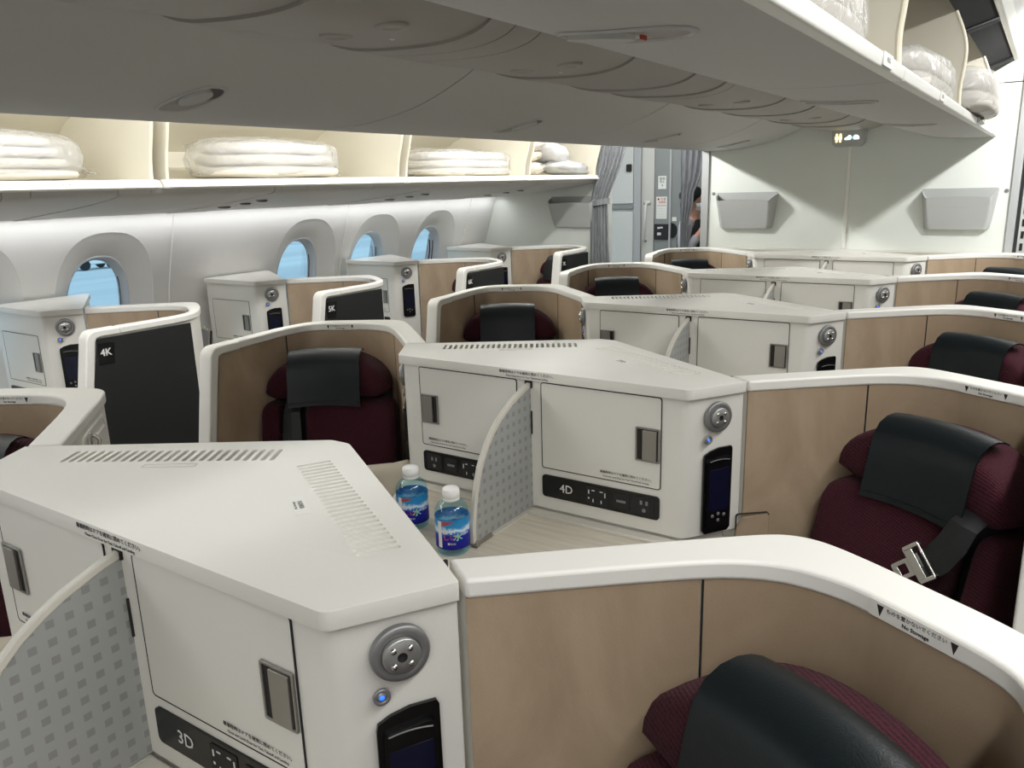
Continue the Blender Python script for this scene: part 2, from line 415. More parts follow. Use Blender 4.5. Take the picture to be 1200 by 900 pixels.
def reading_light(root, m):
    L = MB()
    O = V3((.42, .368, 1.078))+CHU*.077
    fr = dict(U=CHU, V=Z, N=CHN)
    L.lathe([(.0355, -.002), (.0355, .003), (.0335, .006), (.024, .0065), (.0225, .004)], O, n=40, cap=False, mi=0, **fr)
    L.lathe([(.0228, .0005), (.0228, .0095), (.021, .012), (.006, .0125)], O, n=32, mi=1, cap=False, **fr)
    L.lathe([(.0066, .0125), (.0066, .007), (.0001, .007)], O, n=16, mi=2, cap=False, **fr)
    for k in range(4):
        a = PI/4+k*PI/2; c = O+CHU*(.0138*math.cos(a))+Z*(.0138*math.sin(a))
        L.lathe([(.0044, .0115), (.0036, .0135), (.0018, .0148), (.0001, .0152)], c, n=12, mi=3, cap=False, **fr)
    o = L.build('reading_light', [M['ring'], M['dial'], M['gap'], M['chrome']], root, m, smooth=True)
    o['label'] = 'round grey metal reading light'
    B = MB(); O2 = V3((.42, .368, 1.027))+CHU*.052
    B.lathe([(.0105, -.001), (.0105, .0025), (.008, .0035), (.0062, .002)], O2, n=24, mi=0, cap=False, **fr)
    B.lathe([(.0062, .0012), (.0062, .002), (.003, .003)], O2, n=16, mi=0, **fr)
    B.lathe([(.0034, .003), (.0028, .004), (.0001, .0044)], O2, n=12, mi=1, cap=False, **fr)
    B.build('call_button', [M['ring'], M['blue']], root, m, smooth=True)['label'] = 'small metal button with a blue light'
    # handset in its dock
    H = MB()
    U0 = V3((.42, .368, 0))
    dock = [(.043, .806), (.05, .798), (.112, .798), (.12, .806), (.12, .998), (.117, 1.004), (.085, 1.004), (.06, .998), (.045, .99), (.043, .98)]
    H.plate(dock, U0, CHU, Z, CHN, -.004, .0012, 0)
    h = H.build('handset_dock', M['black'], root, m)
    h['label'] = 'black recessed dock'
    K = MB()
    body = rpoly([(.05, .812), (.114, .812), (.114, .985), (.05, .978)], .012)
    K.plate(body, U0, CHU, Z, CHN, .001, .007, 0)
    K.plate(rpoly([(.055, .855), (.109, .855), (.109, .958), (.055, .954)], .003), U0, CHU, Z, CHN, .007, .0074, 1)
    for (a, z) in ((.066, .842), (.082, .846), (.098, .842), (.082, .83)):
        K.lathe([(.0042, .007), (.0034, .0082), (.0001, .0085)], U0+CHU*a+Z*z, CHU, Z, CHN, 12, 2, False)
    arc = [U0+CHU*(.055+.054*t)+Z*(.968+.01*math.sin(PI*(.25+.5*t)))+CHN*.0075 for t in [i/10 for i in range(11)]]
    K.tube(arc, .0011, 6, 2)
    K.build('handset', [M['black'], M['screen'], M['ring']], root, m, bevel=.0015)['label'] = 'black remote handset with dark screen'

def cabinet_door(root, x0, x1, z0, z1, y, m, latch_z, latch_x):
    D = MB()
    fr = dict(O=(0, y, 0), U=(1, 0, 0), V=(0, 0, 1), N=(0, -1, 0))
    D.plate(rrect(x0, x1, z0, z1, .006), t0=-.002, t1=.0012, **fr)
    d = D.build('cabinet_door', M['door'], root, m, bevel=.0005)
    G = MB()
    G.ringplate(rrect(x0-.0018, x1+.0018, z0-.0018, z1+.0018, .007), rrect(x0, x1, z0, z1, .006), t0=-.001, t1=.0014, **fr)
    G.build('door_seal', M['gap'], d, m)['label'] = 'thin dark gap around the door'
    L = MB(); a, b = latch_x; c, e = latch_z
    L.ringplate(rrect(a, b, c, e, .002, 1), rrect(a+.004, b-.004, c+.004, e-.004, .001, 1), t0=.002, t1=.0052, mi=0, **fr)
    L.plate(rrect(a+.003, b-.003, c+.003, e-.003, .001, 1), t0=.0018, t1=.003, mi=1, **fr)
    L.plate(rrect(a+.018, b-.007, c+.005, e-.005, .002, 1), t0=.0028, t1=.0075, mi=2, **fr)
    L.build('door_latch', [M['metal'], M['gap'], M['metal']], d, m, bevel=.0006)['label'] = 'metal paddle latch in a dark recess'
    return d

def control_strip(root, x0, x1, z0, z1, y, m, order=1):
    C = MB()
    fr = dict(O=(0, y, 0), U=(1, 0, 0), V=(0, 0, 1), N=(0, -1, 0))
    w = x1-x0
    C.plate(rrect(x0, x1, z0, z1, .009), t0=-.002, t1=.003, mi=0, **fr)
    for (f0, f1, za, zb) in ((.40, .58, .007, .007), (.63, .76, .01, .01), (.80, .96, .007, .007)):
        C.plate(rrect(x0+w*f0, x0+w*f1, z0+za, z1-zb, .003), t0=.003, t1=.0042, mi=1, **fr)
    xs = x0+w*.49
    for dx, dz, a, b in ((-.022, .008, .0015, .005), (-.01, .013, .004, .0012), (.012, .013, .004, .0012), (.022, .006, .0015, .006),
                         (-.01, -.013, .0012, .004), (.012, -.013, .0012, .004), (-.022, -.008, .002, .002)):
        C.plate([(xs+dx-a, (z0+z1)/2+dz-b), (xs+dx+a, (z0+z1)/2+dz-b), (xs+dx+a, (z0+z1)/2+dz+b), (xs+dx-a, (z0+z1)/2+dz+b)], t0=.0042, t1=.0046, mi=2, **fr)
    xs = x0+w*.88; zc = (z0+z1)/2
    for dx, dz in ((-.007, .008), (.007, .008)): C.plate([(xs+dx-.003, zc+dz-.005), (xs+dx+.003, zc+dz-.005), (xs+dx+.003, zc+dz+.005), (xs+dx-.003, zc+dz+.005)], t0=.0042, t1=.0045, mi=3, **fr)
    C.lathe([(.005, .0042), (.004, .005), (.0001, .005)], V3((xs, y, zc-.011)), (1, 0, 0), (0, 0, 1), (0, -1, 0), 12, 3, False)
    xs = x0+w*.695
    C.plate(rrect(xs-.012, xs+.012, zc-.003, zc+.003, .001), t0=.0042, t1=.005, mi=3, **fr)
    return C.build('control_strip', [M['black'], M['blackmatte'], M['inkwhite'], M['ring']], root, m)

JP_DOOR = '離着陸時はドアを確実に閉めてください。'
EN_DOOR = 'Close and Latch Door for Taxi, Takeoff and Landing'
def console_body_half(b, pts, z0, z1): b.prism(pts, z0, z1)

def make_console():
    root = empty('centre_console')
    B = MB()
    top = [(-.412, .372), (.412, .372), (.499, .498), (.448, .526), (.018, .794), (-.018, .794), (-.448, .526), (-.499, .498)]
    B.prism(rpoly(top, [.035, .035, .004, .004, .02, .02, .004, .004], 6), .79, LID0)
    body = B.build('body', M['white'], root, bevel=.004)
    P = MB()
    low = [(-.405, .38), (.405, .38), (.47, .49), (.44, .51), (.018, .78), (-.018, .78), (-.44, .51), (-.47, .49)]
    P.prism(low, .02, .80)
    P.build('plinth', M['white'], root, bevel=.01)
    # lid with cut ventilation slots
    L = MB()
    lid = [(-.42, .362), (.42, .362), (.505, .494), (.4535, .528), (.022, .802), (-.022, .802), (-.4535, .528), (-.505, .494)]
    L.prism(rpoly(lid, [.022, .022, .003, .003, .03, .03, .003, .003], 6), LID0, LID1)
    lo = L.build('lid', M['white'], root, bevel=.0055, seg=3)
    C = MB(); N = 25
    for sgn in (1, -1):
        for i in range(N):
            t = i/(N-1); cx = .368+(.047-.368)*t; cy = .506+(.694-.506)*t
            d = V3((.53, .85)); n = V3((.85, -.53)); h = .029; r = .0042
            pts = []
            for k in range(7):
                a = PI*k/6; pts.append((cx+d.x*(h-r)+d.x*r*math.sin(a)+n.x*r*math.cos(a), cy+d.y*(h-r)+d.y*r*math.sin(a)+n.y*r*math.cos(a)))
            for k in range(7):
                a = PI+PI*k/6; pts.append((cx-d.x*(h-r)+d.x*r*math.sin(a)+n.x*r*math.cos(a), cy-d.y*(h-r)+d.y*r*math.sin(a)+n.y*r*math.cos(a)))
            C.prism([(p*sgn, q) for p, q in pts], LID1-(.012 if sgn < 0 else .006), LID1+.01)
    cu = C.build('cutter', M['white'])
    bo = lo.modifiers.new('slots', 'BOOLEAN'); bo.operation = 'DIFFERENCE'; bo.object = cu; bo.solver = 'EXACT'
    dg = bpy.context.evaluated_depsgraph_get(); dg.update()
    me = bpy.data.meshes.new_from_object(lo.evaluated_get(dg)); lo.modifiers.clear(); lo.data = me; me.name = 'lid'
    bpy.data.objects.remove(cu)
    for p in me.polygons: p.use_smooth = True
    me.set_sharp_from_angle(angle=.6)
    # doors with latches
    for m in (1, -1):
        cabinet_door(root, .037, .353, .903, 1.121, .371, m, (.966, 1.048), (.292, .352))
        control_strip(root, .036, .353, .826, .884, .371, m)
        reading_light(root, m)
        # beige armrest flap at the foot of the light face
        A = MB(); a = V3((.507, .500, 0)); u = V3((.77, .637, 0)); n = V3((.637, -.77, 0))
        A.plate(rpoly([(-.035, .55), (.06, .55), (.06, .828), (.0, .822), (-.018, .80)], .006), a, u, Z, n, .004, .012, 0)
        A.ringplate(rrect(-.0186, .0615, .548, .8315, .004, 1), rrect(-.017, .06, .55, .83, .004, 1), a, u, Z, n, .004, .0095, 1)
        A.build('armrest_flap', [M['beige'], M['gap']], root, m)['label'] = 'beige padded flap with dark outline'
        W = MB()
        W.plate(rrect(.036, .036, 0, 0, 0, 1), (0, 0, 0), (1, 0, 0), (0, 0, 1), (0, -1, 0), 0, 0) if 0 else None
        sx = (.268, -.262)[m < 0]
        W.text(JP_DOOR, .0072, (sx, .3685, .9215), (1, 0, 0), Z, (0, -1, 0))
        W.text(EN_DOOR, .0056, (sx-.002, .3685, .912), (1, 0, 0), Z, (0, -1, 0))
        W.build('door_notice', M['ink'], root, 1, recalc=False)['label'] = 'two lines of black print on the door'
        T = MB()
        T.box(.0+.004, .42, .338, .372, TABLE-.004, TABLE+.009)
        T.build('table_rim', M['ledge'], root, m, bevel=.004)
    W = MB()
    W.text(JP_DOOR, .0086, (0, .3618, 1.1415), (1, 0, 0), Z, (0, -1, 0))
    W.text('Please Close Door for Taxi, Takeoff and Landing', .0062, (0, .3618, 1.1322), (1, 0, 0), Z, (0, -1, 0))
    W.build('lid_notice', M['ink'], root, 1, recalc=False)['label'] = 'two lines of black print on the lid edge'
    # little sticker and moulded marking on the lid
    K = MB()
    c = V3((.163, .558, LID1)); d = V3((.847, -.532, 0)); n = V3((.532, .847, 0))
    K.plate(rrect(-.038, .038, -.011, .011, .002, 1), c, d, n, Z, 0, .0004, 0)
    K.text('収納禁止', .008, c+n*.003, -d, -n, Z, .0005, mi=1); K.text('No Stowage', .006, c-n*.006, -d, -n, Z, .0005, mi=1)
    K.build('lid_sticker', [M['paper'], M['inkgrey']], root, 1, recalc=False)['label'] = 'small white sticker'
    K = MB(); c = V3((-.165, .566, LID1)); d = V3((.847, .532, 0)); n = V3((-.532, .847, 0))
    K.ringplate(rrect(-.046, .046, -.008, .008, .001, 1), rrect(-.045, .045, -.007, .007, .001, 1), c, d, n, Z, 0, .0005, 0)
    K.text('AIR OUTLET', .007, c, d, n, Z, .0003, mi=0) if 0 else None
    K.build('moulded_mark', M['ledge'], root, 1)['label'] = 'faint outline moulded in the lid'
    for m in (1,):
        K = MB(); K.lathe([(.0032, -.02), (.0032, .0006), (.001, .0008)], V3((.4575, .5285, LID1-.001)), n=12); K.build('seam_plug', M['gap'], root, m)['label'] = 'small black plug'
    # wooden surface in front of the cabinet
    T = MB()
    T.prism(rpoly([(-.42, .372), (.42, .372), (.40, .30), (.13, -.235), (-.13, -.235), (-.40, .30)], .01), TABLE-.03, TABLE)
    T.build('table_top', M['wood'], root, bevel=.002)['label'] = 'pale wood surface'
    # privacy divider
    D = MB()
    arc = [(.375, 1.116), (.345, 1.109), (.318, 1.1), (.287, 1.089), (.257, 1.074), (.226, 1.055), (.198, 1.031), (.173, 1.003), (.153, .972), (.139, .94), (.128, .905), (.119, .865), (.113, .825), (.113, .79)]
    out = arc+[(.375, .79)]
    D.plate(out, (0, 0, 0), (0, 1, 0), Z, (1, 0, 0), -.0045, .0045)
    d = D.build('divider_panel', M['dots'], root)
    d['label'] = 'grey divider with small darker squares'
    E_ = MB()
    ins = offset(arc, .009)
    E_.plate(strip_poly(offset(arc, -.003), ins), (0, 0, 0), (0, 1, 0), Z, (1, 0, 0), -.0062, .0062)
    E_.build('edge_trim', M['ledge'], d, bevel=.002)['label'] = 'pale curved edge'
    F = MB()
    F.box(-.006, .006, .128, .185, TABLE+.001, TABLE+.014, 0); F.lathe([(.008, -.011), (.008, .011)], V3((.0, .122, TABLE+.009)), (0, 1, 0), Z, (1, 0, 0), 12, 0)
    F.box(-.009, .009, .19, .372, TABLE, TABLE+.006, 1)
    F.build('hinge', [M['metal'], M['ledge']], d, bevel=.001)['label'] = 'grey metal catch and rail'
    S_ = MB(); S_.box(-.0105, .0105, .3685, .372, 1.105, 1.122, 0)
    S2 = MB(); S2.box(.0055, .0085, .369, .372, .985, 1.045, 0); S2.build('panel_slit', M['gap'], root)['label'] = 'dark slit beside the divider'
    S_.build('divider_slot', M['gap'], root)['label'] = 'dark slot'
    return root

def seat_number(root, txt, x, m=1):
    W = MB()
    W.text(txt, .030, (x, .3676, .855), (1, 0, 0), Z, (0, -1, 0), .0004, bold=.0002)
    W.build('seat_number', M['inkwhite'], root, 1, recalc=False)['label'] = 'white seat number %s' % txt

ROWNAME = {3: 'nearest', 4: 'second', 5: 'third', 6: 'fourth', 7: 'farthest'}
con0 = make_console()
CL = {3: 'white central console nearest the camera, left foreground, marked 3D',
      4: 'white central console marked 4D, behind the two water bottles',
      5: 'white central console directly behind the one marked 4D',
      6: 'white central console second from the grey bulkhead, fourth from the camera',
      7: 'white central console right against the grey bulkhead'}
for r in (3, 4, 5, 6, 7):
    if r == 3:
        c = con0; c.location = (0, row_y(3), 0); tag(c, CL[3], 'cabinet', 'consoles down the middle of the cabin')
consoles = {3: con0}
for r in (4, 5, 6, 7): consoles[r] = dup(con0, (0, row_y(r), 0), CL[r])
for r in (3, 4): seat_number(consoles[r], '%dD' % r, .106)

# window-side consoles (row K)
def make_side_console():
    root = empty('window_console')
    B = MB()
    B.prism(rpoly([(-.002, .376), (.412, .372), (.499, .498), (.448, .526), (.035, .776), (.0, .776)], [0, .035, .004, .004, .004, .004], 6), .02, LID0)
    B.build('body', M['white'], root, bevel=.004)
    L = MB()
    L.prism(rpoly([(-.004, .366), (.42, .362), (.505, .494), (.4535, .528), (.035, .784), (-.004, .784)], [.003, .022, .003, .003, .003, .003], 6), LID0, LID1)
    L.build('lid', M['white'], root, bevel=.0055, seg=3)
    cabinet_door(root, .046, .348, .828, 1.04, .3725, 1, (.884, .968), (.288, .344))
    control_strip(root, .036, .353, .742, .796, .3725, 1)
    reading_light(root, 1)
    W = MB()
    W.text(JP_DOOR, .0072, (.262, .37, .847), (1, 0, 0), Z, (0, -1, 0)); W.text(EN_DOOR, .0056, (.26, .37, .838), (1, 0, 0), Z, (0, -1, 0))
    W.build('door_notice', M['ink'], root, 1, recalc=False)
    T = MB(); T.prism([(0, .372), (.42, .372), (.40, .30), (.2, -.1), (0, -.1)], TABLE-.09, TABLE-.06)
    T.build('table_top', M['wood'], root, bevel=.002)
    return root
sc0 = make_side_console()
SCL = {4: 'white window-side console at the left edge of the picture, beside the shell marked 4K',
       5: 'white window-side console in front of the shell marked 5K',
       6: 'white window-side console in front of the shell marked 6K',
       7: 'white window-side console farthest back, next to the rear left wall'}
sc0.location = (KDX, KDY, 0); tag(sc0, SCL[4], 'cabinet', 'consoles along the window wall')
for r in (5, 6, 7): dup(sc0, (KDX, KDY+row_y(r), 0), SCL[r])

# ================================================================ SEAT SHELLS
PIN0 = [(.509, .5), (.629, .603), (.729, .685), (.775, .711), (.81, .722), (.845, .722), (.88, .715), (.905, .7045), (.915, .699), (.93, .6907), (.995, .6547)]
POUT0 = [(.458, .534), (.60, .658), (.74, .776), (.78, .806), (.81, .815), (.845, .811), (.90, .785), (.95, .757)]
TAILS = {'centre': ([(1.03, .634), (1.05, .607), (1.056, .57), (1.055, .52), (1.053, .45), (1.053, .30)],
                    [(1.04, .706), (1.072, .672), (1.09, .63), (1.096, .58), (1.096, .45), (1.096, .30)], 0, .16),
         'right': ([(1.035, .629), (1.056, .603), (1.063, .56), (1.064, .50), (1.062, .42), (1.06, .30)],
                    [(1.04, .708), (1.078, .675), (1.098, .63), (1.105, .58), (1.108, .45), (1.108, .30)], .0105, 0),
         'window': ([(1.028, .625), (1.050, .588), (1.061, .54), (1.064, .48), (1.062, .42), (1.06, .30)],
                    [(.993, .704), (1.04, .664), (1.078, .614), (1.098, .565), (1.106, .51), (1.108, .45), (1.108, .30)], .0105, 0)}
def make_shell(m, number=None, flap=False):
    ti, to_, wx_, sk_ = TAILS['centre' if m < 0 else 'window' if flap else 'right']
    PIN = PIN0+ti; POUT = (POUT0[:5]+[(.845, .802), (.90, .770), (.95, .737)] if flap else POUT0)+to_
    def shear(mb):
        mb.v = [(x+(sk_*(max(y, .1)-.5) if y < .5 else 0), y, z) for x, y, z in mb.v]
        return mb
    root = empty('seat_shell')
    R = MB(); R.prism(strip_poly(smooth_prof(PIN, 2), smooth_prof(POUT, 2)), 1.1245, LID1)
    ro = shear(R).build('top_rail', M['rail'], root, m, bevel=.005, seg=3)
    # front trim: horizontal, rounded corner, then a post leaning forward on its way down
    o1 = [(.2985, 1.15)]+[(.212+.038*math.cos(a)*-1, 1.112+.038*math.sin(a)) for a in [PI/2-k*PI/2/6 for k in range(7)]]+[(.113, .778), (.0, .12), (.0, .02)]
    i1 = [(.2985, 1.1245), (.225, 1.1245), (.212, 1.121), (.205, 1.11), (.146, .778), (.033, .12), (.033, .02)]
    F = MB(); F.plate(o1+i1[::-1], (1.0435+wx_, 0, 0), (0, 1, 0), Z, (1, 0, 0), 0, .0555)
    shear(F).build('front_trim', M['rail'], root, m, bevel=.005, seg=3)['label'] = 'white trim around the front edge'
    B = MB()
    inn = offset(smooth_prof(PIN[:-1], 2), .009); out = offset(smooth_prof(POUT[:-1], 2), -.006)
    B.prism(strip_poly(inn, out), .02, 1.126)
    wi = [(.46, 1.126), (.215, 1.126), (.14, .778), (.03, .12), (.03, .02), (.46, .02)]
    B.plate(wi, (1.060+wx_, 0, 0), (0, 1, 0), Z, (1, 0, 0), 0, .032)
    sb = shear(B).build('shell_body', M['white'], root, m, smooth=True); sb.data.set_sharp_from_angle(angle=.5)
    def skin(path, name, lab=None):
        K = MB(); path = smooth_prof(path, 2) if len(path) > 4 else path; a = offset(path, .003); b = offset(path, .0105)
        K.prism(strip_poly(a, b), .03, 1.1245)
        o = K.build(name, M['beige'], root, m, smooth=True); o.data.set_sharp_from_angle(angle=.5); return o
    mid = lambda p, q, t: (p[0]+(q[0]-p[0])*t, p[1]+(q[1]-p[1])*t)
    skin([PIN[0], PIN[1], mid(PIN[1], PIN[2], .985)], 'side_lining')
    skin([mid(PIN[1], PIN[2], 1)]+PIN[3:-1], 'back_lining')
    W = MB()
    W.plate([(.51, 1.1245), (.222, 1.1245), (.148, .778), (.036, .12), (.036, .03), (.51, .03)], (1.0565+wx_, 0, 0), (0, 1, 0), Z, (1, 0, 0), 0, .006)
    shear(W).build('wing_lining', M['beige'], root, m)
    G = MB()
    for (x, y) in (mid(PIN[1], PIN[2], .994), (1.057+wx_, .512)):
        G.lathe([(.0016, .03), (.0016, 1.1245)], V3((x-.001, y+.004, 0)), n=6)
    G.build('lining_seam', M['gap'], root, m)['label'] = 'dark vertical seams'
    O = MB()
    O.plate([(.58, 1.119), (.213, 1.119), (.142, .778), (.03, .1), (.58, .1)], (1.0912+wx_, 0, 0), (0, 1, 0), Z, (1, 0, 0), 0, .0035)
    op = shear(O).build('aisle_panel', M['blackmatte'], root, m)
    op['label'] = 'black panel facing the aisle'
    # coat hook hatch on the back
    H = MB(); d = V3((.77, .638, 0)); n = V3((-.638, .77, 0)); c = V3((.458, .534, 0))
    hr = dict(O=c, U=d, V=Z, N=n)
    H.ringplate(rrect(.15, .385, .88, 1.112, .03), rrect(.162, .373, .892, 1.1, .022), t0=-.006, t1=.0025, **hr)
    H.plate(rrect(.25, .365, .90, 1.088, .014), t0=-.006, t1=.006, **hr)
    h = H.build('hook_hatch', M['white'], root, m, bevel=.003)
    K = MB(); p = c+d*.215+Z*1.102
    K.tube([p+n*-.002, p+n*.014, p+n*.02-Z*.012, p+n*.016-Z*.03, p+n*.02-Z*.036], [.0045, .0045, .004, .004, .003], 8)
    K.plate(rrect(.206, .224, 1.075, 1.108, .004), t0=-.003, t1=.004, **hr)
    K.build('coat_hook', M['chrome'], h, m, smooth=True)['label'] = 'small chrome hook'
    if flap:
        Fp = MB(); q = V3((.784, .806, .012)); fd = V3((.35, .937, 0)); fn = V3((.937, -.35, 0))
        tri = [(-.01, 1.060), (.004, 1.058), (.072, 1.004), (.055, .90), (-.01, .89)]
        Fp.plate(tri, q, fd, Z, fn, 0, .006, 0); Fp.ringplate(tri, [(-.008, 1.046), (.003, 1.042), (.060, .998), (.046, .91), (-.008, .9)], q, fd, Z, fn, -.002, .008, 1)
        Fp.plate([(.066, 1.008), (.074, 1.003), (.058, .9), (.050, .9)], q, fd, Z, fn, -.012, .010, 2)
        Fp.build('side_flap', [M['ring'], M['chrome'], M['gap']], root, m, bevel=.001)['label'] = 'opened grey flap with metal rim'
    # No Stowage notice on the inner edge of the rail
    t1 = V3((.9235, .6943, 1.137)); t2 = V3((.9975, .6535, 1.137)); u = (t2-t1).normalized(); nn = V3((u.y, -u.x, 0))
    if nn.y > 0: nn = -nn
    Nn = MB()
    t1m, t2m, um, nm = t1.copy(), t2.copy(), u.copy(), nn.copy()
    if m < 0:
        for v in (t1m, t2m, nm): v.x *= -1
        t1m, t2m = t2m, t1m; um = (t2m-t1m).normalized()
    ctr = (t1m+t2m)/2
    Nn.plate(rrect(-.056, .056, -.0095, .0095, .001, 1), ctr, um, Z, nm, .0002, .0006, 0)
    for t in (t1m, t2m):
        Nn.plate([(-.0042, .0062), (.0042, .0062), (0, -.0066)], t, um, Z, nm, .0005, .0009, 1)
    Nn.text('ものを置かないでください', .0058, ctr+Z*.0036, um, Z, nm, .0007, mi=1)
    Nn.text('No Stowage', .0062, ctr-Z*.0042, um, Z, nm, .0007, mi=1, bold=.00012)
    Nn.build('stowage_notice', [M['rail'], M['ink']], root, 1, recalc=False)['label'] = 'notice with two black triangles, No Stowage'
    return root
def shell_number(root, txt):
    op = [c for c in root.children if c.name.startswith('aisle_panel')][0]
    W = MB()
    x = 1.1053
    W.plate(rpoly([(.206, 1.028), (.262, 1.026), (.272, 1.1), (.212, 1.104)], .003, 2), (x, 0, 0), (0, 1, 0), Z, (1, 0, 0), 0, .0008, 0)
    W.text(txt, .034, (x, .237, 1.068), (0, 1, 0), Z, (1, 0, 0), .001, mi=1, bold=.0008)
    W.build('seat_number', [M['black'], M['inkwhite']], op, 1, recalc=False)['label'] = 'white seat number %s on a black plate' % txt

shD = make_shell(1); shG = make_shell(-1); shK = make_shell(1, flap=True)
DL = {3: 'beige-lined white seat shell at the bottom right, nearest the camera',
      4: 'beige-lined white seat shell joined to the right of the 4D console',
      5: 'beige-lined white seat shell at right, third from the camera',
      6: 'beige-lined white seat shell at right, second from the bulkhead',
      7: 'beige-lined white seat shell at right, against the grey bulkhead'}
GL = {3: 'white seat shell with a hook hatch, cut by the left edge of the picture',
      4: 'beige-lined seat shell left of the console marked 4D, around the large maroon seat',
      5: 'beige-lined seat shell directly behind the vent slots of the 4D console',
      6: 'beige-lined seat shell in the middle, joined to the left of the fourth console',
      7: 'beige-lined seat shell in front of the tied curtain and grey doors'}
KL = {4: 'white seat shell with a black aisle panel marked 4K', 5: 'white seat shell with a black aisle panel marked 5K',
      6: 'white seat shell with a small black aisle panel marked 6K', 7: 'white seat shell with black aisle panel next to the rear left wall'}
g = 'beige lined seat shells'
shD.location = (0, row_y(3), 0); tag(shD, DL[3], 'seat shell', g)
shG.location = (0, row_y(3), 0); tag(shG, GL[3], 'seat shell', g)
shK.location = (KDX, KDY, 0); tag(shK, KL[4], 'seat shell', g)
shells_k = {4: shK}
for r in (4, 5, 6, 7):
    dup(shD, (0, row_y(r), 0), DL[r]); dup(shG, (0, row_y(r), 0), GL[r])
    if r > 4: shells_k[r] = dup(shK, (KDX, KDY+row_y(r), 0), KL[r])
for r, o in shells_k.items(): shell_number(o, '%dK' % r)

# ================================================================ SEATS
SO = V3((.9, .547, 0)); SU = V3((.847, -.532, 0)); SW = V3((-.532, -.847, 0))
def sp(u, w, z): return SO+SU*u+SW*w+Z*z
def pad(mb, outline, w_of, thick, rim=.03, bow=0, inset=(.75, .35, .08, 0, 0, .1, .4, 1.0)):
    """soft cushion: outline in (u, z); w_of(u, z) = front surface; rings step from the back to the front with rounded edges"""
    cu = sum(p[0] for p in outline)/len(outline); cz = sum(p[1] for p in outline)/len(outline)
    depth = (1.0, .97, .85, .7, .3, .14, .05, .0)
    rings = []
    def ring(ins, dp, k=None):
        out = []
        for (u, z) in outline:
            du, dz = cu-u, cz-z; L = math.hypot(du, dz)
            f = min(ins*rim/L, .9) if k is None else k
            uu, zz = u+du*f, z+dz*f
            out.append(sp(uu, w_of(uu, zz)-dp*thick, zz))
        return out
    rings.append(ring(0, 1.0, .6))
    for ins, dp in zip(inset, depth): rings.append(ring(ins, dp))
    for k, b in ((.4, .35), (.65, .7), (.93, 1)): rings.append(ring(0, -bow*b/thick, k))
    mb.loft(rings)
